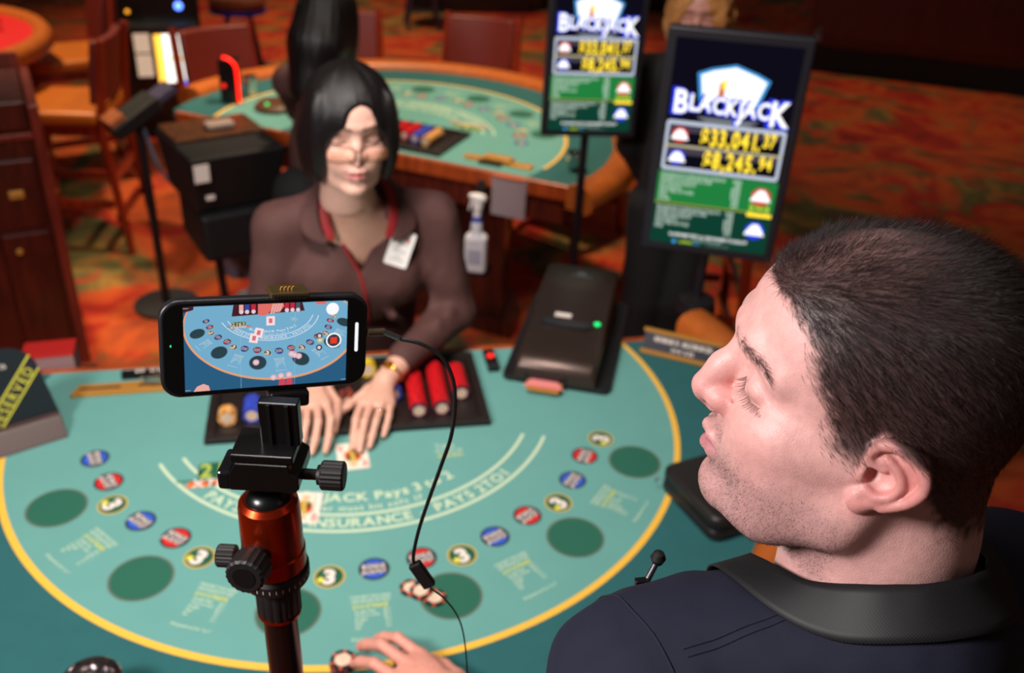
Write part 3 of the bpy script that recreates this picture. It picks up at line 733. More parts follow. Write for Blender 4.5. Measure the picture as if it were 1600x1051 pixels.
for k in range(30):
    a = -math.pi*.9+k*.19; f.add((np.array([(a-.008, -.077), (a+.008, -.077), (a+.008, -.073), (a-.008, -.073)]), [(0, 1, 2, 3)]), PWHITE)
f.build('degree_marks', tri, lambda a, z, e: tuple(Wp @ Vector((.03065*math.cos(a), .03065*math.sin(a), z))))
b = tb_(); b.lathe([(.0205, -.0885), (.0205, -.0845)], 40); b.build('upper_orange_ring', ORG, tri, smooth=True, sharp=30)
b = tb_(); n = 48; V = []
for z, sc in ((-.124, .95), (-.122, 1), (-.091, 1), (-.0887, .95)):
    for k in range(n): r = (.0205-(.0009 if k % 3 == 0 else 0))*sc; V.append((r*math.cos(2*math.pi*k/n), r*math.sin(2*math.pi*k/n), z))
b.add(V, [(i*n+k, i*n+(k+1) % n, (i+1)*n+(k+1) % n, (i+1)*n+k) for i in range(3) for k in range(n)]+[tuple(reversed(range(n))), tuple(3*n+k for k in range(n))]); b.build('ribbed_collar', RUB, tri, smooth=True, sharp=25)
b = tb_(); b.lathe([(.0175, -.130), (.0205, -.127), (.0205, -.1242)], 40); b.build('lower_orange_ring', ORG, tri, smooth=True, sharp=30)
b = tb_(); b.cyl((0, 0, -.84), (0, 0, -.1298), .0162, n=32); b.build('centre_column', mat('black_tube', (20, 15, 15), .22), tri, smooth=True, sharp=30)
b = tb_(); b.lathe([(.03, -.90), (.036, -.89), (.036, -.84), (.024, -.82)], 32); b.build('leg_hub', BLK, tri, smooth=True, sharp=30)
for k in range(3):
    a = math.radians(75+120*k); d = Vector((math.cos(a), math.sin(a), 0)); top = d*.028+Vector((0, 0, -.865)); ft = d*.36+Vector((0, 0, -.6533-TZ+.012)); md = top*.48+ft*.52
    b = tb_(); b.cyl(top, md, .013, n=16); b.build('leg', BLK, tri, smooth=True, sharp=30)
    lg_ = bpy.data.objects[-1] if False else None
    b = tb_(); b.cyl(md, ft, .0095, n=16); b.build('lower_leg', BLK, tri, smooth=True, sharp=30)
    b = tb_(); b.lathe([(.012, -.012), (.014, .0), (.010, .02)], 16, ft); b.build('rubber_foot', RUB, tri, smooth=True)
# knobs
kd = Vector((-.12, -.99, .10)).normalized()
b = tb_(); b.cyl(kd*.020+Vector((-.002, 0, -.036)), kd*.040+Vector((-.002, 0, -.036)), .0115, n=24); knurled(b, kd*.036+Vector((-.002, 0, -.036)), kd*.058+Vector((-.002, 0, -.036)), .0172); b.build('tension_knob', RUB, tri, smooth=True, sharp=25)
b = tb_(); b.cyl(kd*.0575+Vector((-.002, 0, -.036)), kd*.0585+Vector((-.002, 0, -.036)), .010, n=24); b.build('knob_cap', GLOSSB, tri)
b = tb_(); b.cyl((-.022, -.004, -.058), (-.036, -.004, -.058), .0055, n=16); knurled(b, (-.033, -.004, -.058), (-.050, -.004, -.058), .0105); b.build('panning_knob', RUB, tri, smooth=True, sharp=25)
# quick-release clamp
b = tb_(); cp = [(-.024, .034), (.030, .034), (.034, .038), (.034, .050), (.028, .054), (.026, .062), (-.018, .062), (-.020, .057), (-.021, .056), (-.023, .052), (-.024, .048)]
V = [(x, y, z) for y in (-.022, .024) for x, z in cp]; n = len(cp)
b.add(V, [tuple(range(n)), tuple(reversed(range(n, 2*n)))]+[(k, n+k, n+(k+1) % n, (k+1) % n) for k in range(n)]); b.build('clamp_body', BLK, tri, bevel=.0012)
b = tb_(); b.box((-.0285, -.004, .042), (.012, .034, .019)); b.build('clamp_jaw', mat('polished_black', (30, 30, 34), .16, metal=.5), tri, bevel=.003, bseg=3)
b = tb_(); b.cyl((.032, -.004, .041), (.050, -.004, .041), .0048, n=20); b.cyl((.046, -.004, .041), (.050, -.004, .041), .0085, .0095, 24); knurled(b, (.049, -.004, .041), (.069, -.004, .041), .0128); b.build('clamp_knob', RUB, tri, smooth=True, sharp=25)
b = tb_(); b.box((.004, .0, .0655), (.052, .040, .008)); b.build('mounting_plate', BLK, tri, bevel=.0015)
# phone clamp post
b = tb_(); b.box((.016, .004, .089), (.033, .012, .042)); b.build('clamp_post', BLK, tri, bevel=.0015); b = tb_(); b.box((.0085, -.0025, .089), (.003, .003, .040)); b.build('post_rail', GLOSSB, tri); b = tb_(); b.box((.0235, -.0025, .089), (.003, .003, .040)); b.build('post_rail', GLOSSB, tri)

# ---- phone
PR = Matrix(((0.9733, -0.2178, 0.0721), (0.2007, 0.9605, 0.1927), (-0.1113, -0.1731, 0.9786))); PC = Vector((-0.0889, -0.3047, 0.8015+TZ))
PX = Matrix.Translation(PC) @ PR.to_4x4(); PX = PX @ Matrix.Identity(4)
q = PR.to_quaternion(); PX = Matrix.Translation(PC) @ q.to_matrix().to_4x4()
phone = thing('smartphone', 'smartphone in black case on the tripod, filming the card table', 'phone', M=PX)
XZ = Matrix.Rotation(math.radians(90), 4, 'X')                    # drawing plane x,y -> x,z ; +z of the prism -> -y (towards the viewer)
CASE_P = mat('phone_case', (24, 24, 28), .38)
b = MB(); b.X = XZ; b.prism(rrect(.166, .0815, .0155, 8), -.0100, .0012); b.build('case', CASE_P, phone, smooth=True, sharp=40, bevel=.0022, bseg=3)
b = MB(); b.X = XZ; b.prism(rrect(.1600, .0755, .013, 8), .0010, .0017); b.build('glass', mat('phone_glass', (8, 8, 9), .08), phone)
def em(n, c, s=1.0): return mat('screen_'+n, c, .6, emit=s, spec=.0) if True else None
def em2(n, c, s=1.0):
    if 'screen_'+n in MATS: return MATS['screen_'+n]
    m = bpy.data.materials.new('screen_'+n); m.use_nodes = True; nt = m.node_tree; nt.nodes.clear(); e = nt.nodes.new('ShaderNodeEmission'); o = nt.nodes.new('ShaderNodeOutputMaterial')
    e.inputs[0].default_value = (*lin(c), 1); e.inputs[1].default_value = s; nt.links.new(e.outputs[0], o.inputs[0]); MATS['screen_'+n] = m; return m
SW, SH = .1302, .0715
HM_ = np.array([[145.9957, -16.0664, 13.2587], [4.4201, 115.5887, -35.2049], [7.833e-05, 0.83043, 1.0]])
def hom(V):
    P = np.c_[V, np.ones(len(V))] @ HM_.T; return P[:, :2]/P[:, 2:]/1000
rect = [(-SW/2, -SH/2), (SW/2, -SH/2), (SW/2, SH/2), (-SW/2, SH/2)]
scr = Flat(); scr.add((np.array(rect), [(0, 1, 2, 3)]), em2('outer_felt', (42, 92, 128)), 0)
cm = {FELT_IN: ('field', (116, 172, 204)), YEL: ('line', (232, 160, 110)), CREAM: ('cream', (214, 226, 240)), GREY_P: ('spotrim', (70, 90, 104)), DGREEN: ('spot', (44, 66, 74)), PBLACK: ('black', (40, 36, 52)), PBLUE: ('blue', (60, 70, 160)),
      PRED: ('red', (190, 44, 64)), PWHITE: ('white', (226, 206, 210)), PGOLD: ('gold', (196, 190, 160)), PLEMON: ('lemon', (206, 206, 150)), PGREEN: ('green', (70, 86, 80)), PORANGE: ('orange', (214, 130, 120)), PLIME: ('lime', (190, 190, 110))}
for nm, fl in ITEMS:
    for v, f_, m, l in fl.items:
        hv = hom(np.asarray(v)); add_clipped(scr, (hv, f_), em2(*cm[m]), 1+l, rect)
def sp(P, nm, c, l): add_clipped(scr, (np.array(P)/1000, [tuple(range(len(P)))]), em2(nm, c), l, rect)
sp([(-28.5, 26.2), (29.5, 28.6), (27.5, 36), (-27, 36)], 'tray', (70, 30, 40), 7)
for x, nm, c in ((-21, 'skin', (232, 170, 160)), (-16.5, 'blue', (0, 0, 0)), (-11.5, 'red', (0, 0, 0)), (15, 'red', (0, 0, 0)), (19.5, 'red', (0, 0, 0)), (24, 'spotrim', (0, 0, 0))):
    sp([(x-1.7, 29), (x+1.7, 29.4), (x+1.7, 36), (x-1.7, 36)], nm, c, 8); sp(disc2d((x, 29.6), 1.7, 14)[0], 'white', (0, 0, 0), 9)
sp([(-8, 27), (-4, 25.6), (0, 27), (2, 30), (6, 29), (9, 28), (13, 33), (12, 36), (-8, 36)], 'hand', (224, 110, 100), 9)
for k in range(4): sp([(1.5+2.2*k, 27+.6*k), (3.2+2.2*k, 27+.6*k), (5.4+2.2*k, 35.5), (3.7+2.2*k, 35.5)], 'skin', (0, 0, 0), 10)
for cx, cy, a_ in ((2.0, 21.2, 0), (-7.5, 11.5, -.25), (-11.2, 7.0, -.2)):
    P = rot2(np.array([(-3.4, -3.9), (3.4, -3.9), (3.4, 3.9), (-3.4, 3.9)]), a_, (cx, cy)); sp(P, 'card', (246, 222, 226), 9); sp(rot2(np.array([(-1.4, -2), (1.4, -2), (1.4, 2), (-1.4, 2)]), a_, (cx, cy)), 'cardart', (216, 110, 120), 10)
for cx, cy, nm in ((-9.7, -14, 'chippink'), (19, -8.4, 'chippink'), (21.5, -9.6, 'chippink'), (25, -10.8, 'chippink'), (4.3, -28.3, 'chippink'), (10.5, -27.2, 'chippink'), (17, -26.7, 'chippink'), (42, 6, 'black'), (42.5, 2.2, 'lime'), (41.8, -4.4, 'black')):
    sp(disc2d((cx, cy), 2.6, 18)[0], nm, (228, 170, 186), 9); sp(disc2d((cx, cy), 1.5, 14)[0], 'white', (0, 0, 0), 10)
for cx in (11, 17): sp([(cx-2.5, -36), (cx+3, -36), (cx+2.8, -31), (cx, -29.6), (cx-2, -31.5)], 'redfinger', (206, 70, 90), 9)
sp([(-59, -36), (-56, -31.5), (-51, -29.5), (-47, -31.5), (-46, -36)], 'skin', (0, 0, 0), 9)
sp([(-65.2, 31), (-57.5, 33), (-57, 36), (-65.2, 36)], 'tray', (0, 0, 0), 8); sp([(38.5, 33.6), (47, 33.4), (47, 35.6), (39, 36)], 'hand', (0, 0, 0), 8)
sp(disc2d((52.5, 29), 5.3, 28)[0], 'shutter', (250, 250, 255), 12)
sp(disc2d((54, 1.3), 6.6, 32)[0], 'shutter', (0, 0, 0), 12); sp(disc2d((54, 1.3), 5.3, 32)[0], 'recdark', (40, 60, 70), 13); sp([(51.2, -1.5), (56.8, -1.5), (56.8, 4.1), (51.2, 4.1)], 'rec', (232, 60, 44), 14)
for sx in (-1, 1):
    for sy in (-1, 1):
        cx, cy = sx*63.6, sy*34.4; sp([(cx-2.6, cy-.15), (cx+2.6, cy-.15), (cx+2.6, cy+.15), (cx-2.6, cy+.15)], 'corner', (190, 214, 226), 12)
for gx in (-21.7, 21.7): sp([(gx-.12, -36), (gx+.12, -36), (gx+.12, 36), (gx-.12, 36)], 'grid', (150, 192, 214), 6)
sp([(28, 30), (29, 30), (29, 31), (28, 31)], 'corner', (0, 0, 0), 5)
scr.build('screen_image', phone, lambda x_, y_, z_: (x_, -.0018-z_, y_), dz=.000012, z0=.00002)
b = MB(); b.X = XZ; b.prism(rrect(.0028, .026, .0013, 4, (.0735, .003)), .0016, .0018); b.build('home_bar', em2('shutter', (250, 250, 255)), phone)
b = MB(); b.X = XZ; b.prism(rrect(.0011, .0022, .0005, 4, (-.0750, .004)), .0016, .0018); b.build('status_led', em2('led', (40, 230, 120), 1.2), phone)
b = MB(); b.box((.0165, .004, .0435), (.031, .026, .005)); b.build('clamp_top_jaw', mat('bronze_grip', (92, 76, 46), .35, metal=.6), phone, bevel=.001)
b = MB(); [b.box((.004+.0022*k, -.0085, .0425), (.0011, .003, .003)) for k in range(12)]; b.build('jaw_teeth', RUB, phone)
for k in range(4): 
    b = MB(); b.tube([(.010+.003*k, 0, .046), (.0105+.003*k, 0, .0485), (.012+.003*k, 0, .049)], .0005, 6); b.build('spring_coil', BRASS, phone)
b = MB(); b.box((.017, .002, -.0475), (.033, .020, .014)); b.build('clamp_bottom_jaw', BLK, phone, bevel=.003, bseg=3)
# ---- cable
CABLE_PTS = [ (0.0184, -0.3311, 0.8158+TZ), (0.0345, -0.3354, 0.8125+TZ), (0.0497, -0.3401, 0.8022+TZ), (0.0582, -0.3452, 0.7851+TZ), (0.0600, -0.3504, 0.7631+TZ), (0.0567, -0.3552, 0.7342+TZ), (0.0491, -0.3541, 0.7036+TZ), (0.0393, -0.3545, 0.6698+TZ), (0.0298, -0.3554, 0.6350+TZ), (0.0243, -0.3585, 0.6082+TZ), (0.0247, -0.3592, 0.5972+TZ), (0.0387, -0.3648, 0.5731+TZ), (0.0410, -0.3649, 0.5680+TZ), (0.0503, -0.3673, 0.5594+TZ), (0.0619, -0.3710, 0.5417+TZ), (0.0691, -0.3752, 0.5174+TZ), (0.0731, -0.3810, 0.4696+TZ), (0.0740, -0.3863, 0.4019+TZ) ]
CABLE_SPLIT = 11
CAB = mat('black_cable', (20, 18, 19), .4)
cp = [PX @ Vector((.0985, 0, .004)), PX @ Vector((.106, 0, .004))]
C0 = Vector((-.0329, -.9845, 1.2049+TZ))
cabpts = [Vector(q) for q in CABLE_PTS]
t = thing('charging_cable', 'thin black cable plugged into the phone, drooping over the table', 'cable', M=Matrix.Translation(cabpts[0]))
O = Vector(cabpts[0])
b = MB(); a_, c_ = PX @ Vector((.0835, 0, .006)), PX @ Vector((.0985, 0, .0055))
b.tube([a_-O, c_-O], .0033, 12); b.build('plug', mat('plug_gold_black', (70, 56, 40), .4, metal=.3), t, smooth=True, sharp=40)
b = MB(); rib = [c_+(cabpts[0]-c_)*(k/10) for k in range(11)]; b.tube([p_-O for p_ in rib], [.0026 if k % 2 else .0019 for k in range(11)], 10); b.build('strain_relief', CAB, t, smooth=True)
b = MB(); b.tube([p_-O for p_ in spline(cabpts[:CABLE_SPLIT], 8)], .0017, 8); b.build('thick_cable', CAB, t, smooth=True)
p0, p1 = cabpts[CABLE_SPLIT-1], cabpts[CABLE_SPLIT]; ax = (p1-p0).normalized(); Rb = frame_from(x=Vector((.98, -.2, 0)), z=ax)
b = MB(); b.box((p0+p1)/2-O, (.012, .007, (p1-p0).length), Rb); b.build('adapter', SATINB, t, bevel=.0015)
b = MB(); b.tube([p_-O for p_ in spline(cabpts[CABLE_SPLIT:], 8)], .0008, 6); b.build('thin_wire', CAB, t, smooth=True)
# ================================================================== second table and its things
c2 = Matrix(((-.843, -.538, 0, .616), (.538, -.843, 0, 3.306), (0, 0, 1, TZ), (0, 0, 0, 1)))
table2 = make_table('far blackjack table with teal felt, in front of the long-haired dealer', c2, -.22)
chip_tray('black chip tray on the far blackjack table', c2)
for key, i, a, b2, lab in (('red', 6, .70, .79, 'red casino chip in the short roll in far table tray'), ('red', 7, .70, .815, 'red casino chip in the long roll in far table tray'), ('blue', 8, .70, .83, 'blue casino chip in the roll in far table tray'), ('gold', 9, .715, .84, 'orange casino chip in the roll in far table tray')):
    chip_roll(key, c2, CH[i], a+.03, b2+.03, lab, 'chip rolls in the far tray')
def on2(x, y, z=0.0): return c2 @ Vector((x, y, z))
t = thing('bill_slot', 'long brass bill plate with raised block lying on the far table', 'slot plate', M=c2 @ Matrix.Translation((-.53, .885, .0014)))
MB().box((0, 0, .004), (.27, .042, .008)).build('plate', BRASS, t, bevel=.002); MB().box((0, 0, .016), (.11, .040, .016)).build('block', BRASS, t, bevel=.003); MB().box((.02, .034, .006), (.09, .02, .012)).build('tag', GLOSSB, t, bevel=.002)
# sanitiser pad hanging at the edge, spray bottle on its hook
t = thing('note_pad', 'grey square pad hanging from the edge of the far table', 'pad', M=c2 @ Matrix.Translation((-.62, .9900, -.005)))
MB().box((0, .006, -.075), (.135, .012, .15)).build('pad_board', mat('grey_vinyl', (150, 132, 134), .6, noise=.06, nscale=20), t, bevel=.004); MB().box((0, .012, .004), (.12, .018, .010)).build('clip', mat('orange_clip', (190, 84, 40), .5), t, bevel=.002)
t = thing('spray_bottle', 'translucent white spray bottle with blue collar under the far table edge', 'bottle', (.487, 2.12, TZ-.365), -.35)
FROST = mat('frosted_plastic', (222, 220, 226), .35, noise=.05, nscale=20)
S = SDF((-.06, -.05, -.01), (.06, .05, .22), .0035); S.box((0, 0, .075), (.082, .055, .15), .016); S.chain([(0, 0, .14), (0, 0, .185), (0, 0, .205)], [.026, .016, .014], .02)
V, F = S.mesh(); obj('bottle_body', V, F, FROST, t, smooth=True)
MB().cyl((0, 0, .204), (0, 0, .222), .017, n=20).build('collar', mat('blue_collar', (30, 60, 190), .4), t, smooth=True, sharp=40)
S = SDF((-.06, -.05, .2), (.06, .05, .34), .0035); S.chain([(0, 0, .222), (.002, 0, .262), (.0, 0, .292)], [.014, .016, .017], .01); S.cap((-.022, 0, .298), (.018, 0, .292), .011, .015, .01); S.cap((-.02, 0, .285), (-.03, 0, .245), .005, .004, .006)
V, F = S.mesh(); obj('spray_head', V, F, mat('white_plastic', (240, 236, 232), .4), t, smooth=True)
MB().box((0, 0, .07), (.05, .0562, .06)).build('bottle_label', mat('label_grey', (170, 170, 186), .6), t)
t = thing('bottle_shelf', 'black hanging bracket holding the spray bottle below the far table', 'shelf', (.487, 2.12, TZ-.372), -.35)
MB().box((0, .02, .003), (.10, .10, .006)).build('shelf_plate', SATINB, t); MB().box((.0, .072, .17), (.03, .008, .34)).build('hanger', SATINB, t)
# far-table shuffler and things round it
sx = Matrix.Translation((-.415, 2.45, 0)) @ Matrix.Rotation(math.radians(24), 4, 'Z')
t = thing('card_shuffler', 'bulky black card shuffler on a thin leg beside the far table', 'shuffler', M=sx)
b = MB(); b.prism([(-.175, -.20), (.175, -.20), (.175, .20), (-.175, .20)], TZ-.17, TZ+.055)
b.V = [(x*(1 if z > TZ-.1 else .86), y*(1 if z > TZ-.1 else .8)+(0 if z > TZ-.1 else .03), z) for x, y, z in b.V]; b.build('housing', mat('matt_black_case', (14, 13, 16), .6), t, bevel=.012, bseg=3)
b = MB(); b.prism([(-.15, -.16), (.15, -.16), (.13, .17), (-.13, .17)], TZ-.36, TZ-.171); b.build('lower_housing', MATS['matt_black_case'], t, bevel=.02)
b = MB(); b.prism([(-.165, -.02), (.165, -.02), (.165, .19), (-.165, .19)], TZ+.056, TZ+.070); b.build('wooden_lid', wood('lid_wood', (72, 40, 20), (100, 58, 30)), t, bevel=.006)
MB().box((-.140, -.2035, TZ+.005), (.052, .004, .062)).build('white_sticker', PWHITE, t); MB().box((-.120, -.2035, TZ-.085), (.03, .004, .016)).build('small_sticker', PWHITE, t)
MB().box((.02, .05, TZ+.085), (.10, .06, .02)).build('pale_wrapper', mat('wrapper', (160, 140, 130), .5), t, bevel=.006)
b = MB(); b.cyl((-.03, .02, .03), (-.06, 0, TZ-.35), .016, n=14); b.build('leg', SATINB, t, smooth=True, sharp=40); MB().lathe([(.15, 0), (.15, .02), (.03, .03)], 28, (-.03, .02, 0)).build('foot_plate', SATINB, t, smooth=True, sharp=30)
t = thing('jackpot_lamp', 'black device edged by a glowing red arc on the far table', 'lamp', (-.415, 3.07, TZ+.0006), -.2)
MB().box((0, 0, .09), (.075, .07, .18)).build('housing', GLOSSB, t, bevel=.006); b = MB(); b.tube(spline([(-.012, -.037, .192), (.012, -.038, .186), (.034, -.038, .165), (.041, -.038, .13), (.041, -.038, .01)], 6), .006, 8)
b.build('red_light_tube', mat('red_tube', (255, 20, 10), .4, emit=3.), t, smooth=True); MB().lathe([(.009, 0), (.009, .003), (.001, .004)], 14, (-.018, -.0355, .075), Matrix.Rotation(math.radians(90), 3, 'X')).build('red_lamp', MATS['red_lamp'], t)
t = thing('steel_tumbler', 'small steel tumbler beside the red-lit device on the far table', 'cup', (-.345, 3.17, TZ+.0006)); MB().lathe([(.001, 0), (.026, 0), (.032, .08), (.030, .08), (.024, .006), (.001, .004)], 24).build('cup_body', CHROME, t, smooth=True)
t = thing('steel_ashtray', 'steel cup on the corner of far table by the armrest', 'cup', M=c2 @ Matrix.Translation((-.80, .80, .0014))); MB().lathe([(.001, 0), (.028, 0), (.036, .06), (.033, .06), (.026, .008), (.001, .006)], 24).build('cup_body', CHROME, t, smooth=True)
t = thing('card_reader', 'dark oval card reader with green lamp on the far table', 'card reader', (-.235, 2.96, TZ+.0006), .4); MB().lathe([(.001, 0), (.075, 0), (.085, .015), (.07, .03), (.001, .036)], 28).build('reader_body', mat('bronze_reader', (92, 60, 40), .4), t, smooth=True); MB().lathe([(.008, .03), (.008, .036), (.001, .038)], 14, (-.045, -.03, 0)).build('green_lamp', MATS['green_lamp'], t)

# ================================================================== chairs
LEATH = mat('maroon_leather', (104, 32, 24), .45, noise=.06, nscale=8, bump=.15, bscale=200); SEATL = mat('tan_seat_leather', (196, 104, 30), .4, noise=.1, nscale=6, bump=.12, bscale=150)
CHW = wood('cherry_wood', (112, 28, 12), (150, 46, 20), coat=.6)
def chair(label, x, y, a, first=[None]):
    """seat faces local -y; the back stands at +y"""
    if first[0] is None:
        t = thing('casino_chair', label, 'chair', (x, y, 0), a, 'casino chairs')
        for sx_ in (-1, 1):
            for sy_ in (-1, 1):
                top = .64 if sy_ < 0 else 1.04; b = MB()
                b.tube([(sx_*.205, sy_*.20+(.05 if sy_ > 0 else -.03), 0), (sx_*.20, sy_*.20, .6), (sx_*.195, sy_*.20+(.06 if sy_ > 0 else 0), top)], [.019, .023, .02], 8)
                b.build('leg' if sy_ < 0 else 'back_post', CHW, t, smooth=True, sharp=50)
        for z in (.18, .38):
            for sy_ in (-1, 1): MB().box((0, sy_*.21, z), (.38, .025, .035)).build('stretcher', CHW, t)
        for sx_ in (-1, 1): MB().box((sx_*.20, 0, .26), (.025, .40, .035)).build('side_stretcher', CHW, t)
        MB().box((0, 0, .625), (.42, .42, .05)).build('seat_frame', CHW, t, bevel=.006)
        b = MB(); b.prism(rrect(.44, .43, .05), .651, .715); b.build('seat_cushion', SEATL, t, smooth=True, bevel=.022, bseg=4)
        b = MB(); V = []; 
        for z, yy in ((.74, .205), (.88, .222), (1.03, .248)):
            for xx in np.linspace(-.178, .178, 9): V.append((xx, yy+.03*(1-(xx/.178)**2), z))
        n_ = len(V); V2 = [(x_, y_-.045, z_) for x_, y_, z_ in V]; F = []
        for i in range(2):
            for k in range(8): q = i*9+k; F.append((q, q+9, q+10, q+1)); F.append((n_+q, n_+q+1, n_+q+10, n_+q+9))
        for k in range(8): F.append((k, k+1, n_+k+1, n_+k)); F.append((18+k+1, 18+k, n_+18+k, n_+18+k+1))
        for i in range(2): F.append((i*9+9, i*9, n_+i*9, n_+i*9+9)); F.append((i*9+8, i*9+17, n_+i*9+17, n_+i*9+8))
        obj('backrest', V+V2, F, LEATH, t, smooth=True, sharp=50, bevel=.008)
        first[0] = t; return t
    t = clone(first[0]); t.location = (x, y, 0); t.rotation_euler = (0, 0, a); t['label'] = label; return t
def face(x, y, tx, ty): return math.atan2(ty-y, tx-x)+math.pi/2
C2 = (.21, 2.675)
chair('maroon chair with wooden posts at the far table, behind the dealer\'s parting', .73, 3.93, face(.73, 3.93, *C2))
chair('maroon chair standing behind the red-lit device at the far table', -.42, 3.66, face(-.42, 3.66, *C2))
chair('maroon chair at the far table, hidden partly by the smaller screen', 1.22, 3.60, face(1.22, 3.60, *C2))
chair('maroon chair at the far table beyond the long-haired dealer', .10, 4.02, face(.10, 4.02, *C2))
chair('brown chair drawn up below the smaller screen at the far table armrest', 1.42, 2.36, face(1.42, 2.36, .4, 2.6))
chair('tan-seated chair at the red table, nearest to the cabinet', -1.24, 3.75, face(-1.24, 3.75, -2.2, 3.85))
chair('tan-seated chair at the red table, beside the slot machine', -1.44, 4.66, face(-1.44, 4.66, -2.3, 4.3))
chair('dark chair standing alone on the carpet behind the man\'s head', 2.30, 1.42, face(2.30, 1.42, 1.2, 1.5))

# ================================================================== red table
t = thing('red_table', 'gaming table with bright red felt and padded tan rim beside tan-seated chairs', 'table', (-2.06, 4.12, 0))
N = 64; el = [(math.cos(2*math.pi*k/N), math.sin(2*math.pi*k/N)) for k in range(N)]
b = MB(); b.prism([(x*.61, y*.70) for x, y in el], TZ-.05, TZ); b.build('felt', mat('red_felt', (206, 14, 20), .85, noise=.05, nscale=20), t)
V = []; prof = [(-.01, -.05), (-.01, .01), (.02, .03), (.07, .03), (.105, .0), (.10, -.05)]; n = len(prof)
for x, y in el:
    for r, z in prof: V.append((x*(.61+r*.8), y*(.70+r*.8), TZ+z))
obj('armrest', V, [(i*n+k, i*n+(k+1) % n, ((i+1) % N)*n+(k+1) % n, ((i+1) % N)*n+k) for i in range(N) for k in range(n)], RIM, t, smooth=True, sharp=60)
b = MB(); b.prism([(x*.30, y*.36) for x, y in el], .08, TZ-.051); b.build('pedestal', BASEW, t, smooth=True, sharp=40); b = MB(); b.prism([(x*.42, y*.48) for x, y in el], 0, .0799); b.build('plinth', BASEW, t)
t = thing('chrome_token', 'small shiny cup on the red felt near the padded rim', 'cup', (-1.66, 4.32, TZ+.0006)); MB().lathe([(.001, 0), (.028, 0), (.034, .05), (.030, .05), (.001, .006)], 20).build('cup_body', CHROME, t, smooth=True)

# ================================================================== cabinet at the left
t = thing('wooden_cabinet', 'dark cherry cabinet with raised side panels, drawers and brass pulls', 'cabinet', (-1.02, 2.5, 0), .29)
CABW = wood('cabinet_wood', (58, 16, 11), (86, 28, 18)); CABL = wood('cabinet_wood_light', (104, 34, 24), (132, 48, 34))
MB().box((-.36, .27, .47), (.66, .50, .94)).build('carcass', CABW, t); MB().box((-.017, .27, .53), (.034, .54, 1.06)).build('side_panel', CABL, t, bevel=.004)
MB().box((-.36, .53, .56), (.66, .03, 1.12)).build('back_panel', CABL, t); MB().box((-.36, .25, .952), (.65, .50, .022)).build('desk_top', CABL, t, bevel=.003)
MB().box((-.20, .26, 1.02), (.32, .47, .10)).build('document_tray', CABW, t, bevel=.004)
for i, xx in enumerate((-.13, -.30, -.52)):
    w_ = .16 if i < 2 else .22
    d = MB().box((xx, .012, .74), (w_, .022, .26)).build('drawer', CABW, t, bevel=.006); b = MB().box((xx, -.006, .745), (.05, .014, .03)); b.build('drawer_pull', BRASS, d, bevel=.004)
    d = MB().box((xx, .012, .34), (w_, .022, .50)).build('door', CABW, t, bevel=.006); b = MB(); b.lathe([(.004, 0), (.004, .012), (.012, .018), (.011, .026), (.001, .030)], 16, (xx+(w_*.30 if i else -w_*.2), 0, .53), Matrix.Rotation(math.radians(90), 3, 'X')); b.build('knob', BRASS, d, smooth=True)
MB().box((-.36, .27, .02), (.62, .46, .0399)).build('toe_kick', SATINB, t) if False else None
# ---- terminal on its arm
t = thing('card_terminal', 'black tilted card terminal on a floor stand behind the cabinet', 'terminal', (-.80, 2.95, 0), .55)
Rt = Matrix.Rotation(math.radians(-28), 3, 'Y'); MB().box((0, 0, .88), (.22, .13, .06), Rt).build('body', SATINB, t, bevel=.008); MB().box((-.075, -.0, .872), (.07, .10, .05), Rt).build('card_slot', wood('slot_wood', (150, 84, 50), (180, 100, 60)), t, bevel=.004); MB().box((.135, 0, .955), (.09, .10, .03), Rt).build('keypad', mat('violet_grey', (62, 56, 84), .4), t, bevel=.004)
b = MB(); b.cyl((.02, 0, .02), (.02, 0, .85), .018, n=14); b.build('stand_pole', SATINB, t, smooth=True, sharp=40); MB().lathe([(.14, 0), (.14, .015), (.02, .025)], 24, (.02, 0, 0)).build('stand_base', SATINB, t, smooth=True, sharp=30)
b = MB(); b.tube(spline([(.03, -.02, .83), (.06, -.05, .66), (.13, -.08, .56), (.22, -.1, .55), (.30, -.1, .62)], 8), .008, 8); b.build('cord', mat('grey_cord', (80, 92, 110), .5), t, smooth=True)

# ================================================================== slot machine, stools, slot bank, far cabinets
t = thing('slot_machine', 'black slot machine with glowing white and yellow screens and blue lamps', 'slot machine', (-1.02, 5.30, 0), .12)
MB().box((0, .22, .53), (.50, .42, 1.06)).build('cabinet', GLOSSB, t, bevel=.01); 
f = Flat(); 
for (x0, y0, x1, y1, n_, c_, s_) in ((-.11, .36, .135, .66, 'slot_white', (255, 246, 236), 2.2), (-.11, .36, -.06, .66, 'slot_yellow', (255, 190, 70), 2.0), (.0, .34, .135, .37, 'slot_blue', (60, 90, 255), 2.0), (-.23, .40, -.135, .54, 'slot_pale', (240, 200, 170), .7), (-.23, .55, -.135, .68, 'slot_pale', (240, 200, 170), .7), (-.03, .50, .06, .52, 'slot_yellow', (255, 190, 70), 2.0)):
    f.add((np.array([(x0, y0), (x1, y0), (x1, y1), (x0, y1)]), [(0, 1, 2, 3)]), em2(n_, c_, s_), 1 if n_ != 'slot_white' else 0)
f.build('lit_glass', t, lambda x_, y_, z_: (x_+.07, .009-z_*4, y_))
for xx, zz in ((.13, .83), (.11, .91), (.145, .97)): MB().lathe([(.024, 0), (.022, .012), (.001, .018)], 18, (xx, .009, zz), Matrix.Rotation(math.radians(90), 3, 'X')).build('blue_lamp', mat('blue_lamp', (90, 130, 255), .3, emit=4.), t, smooth=True)
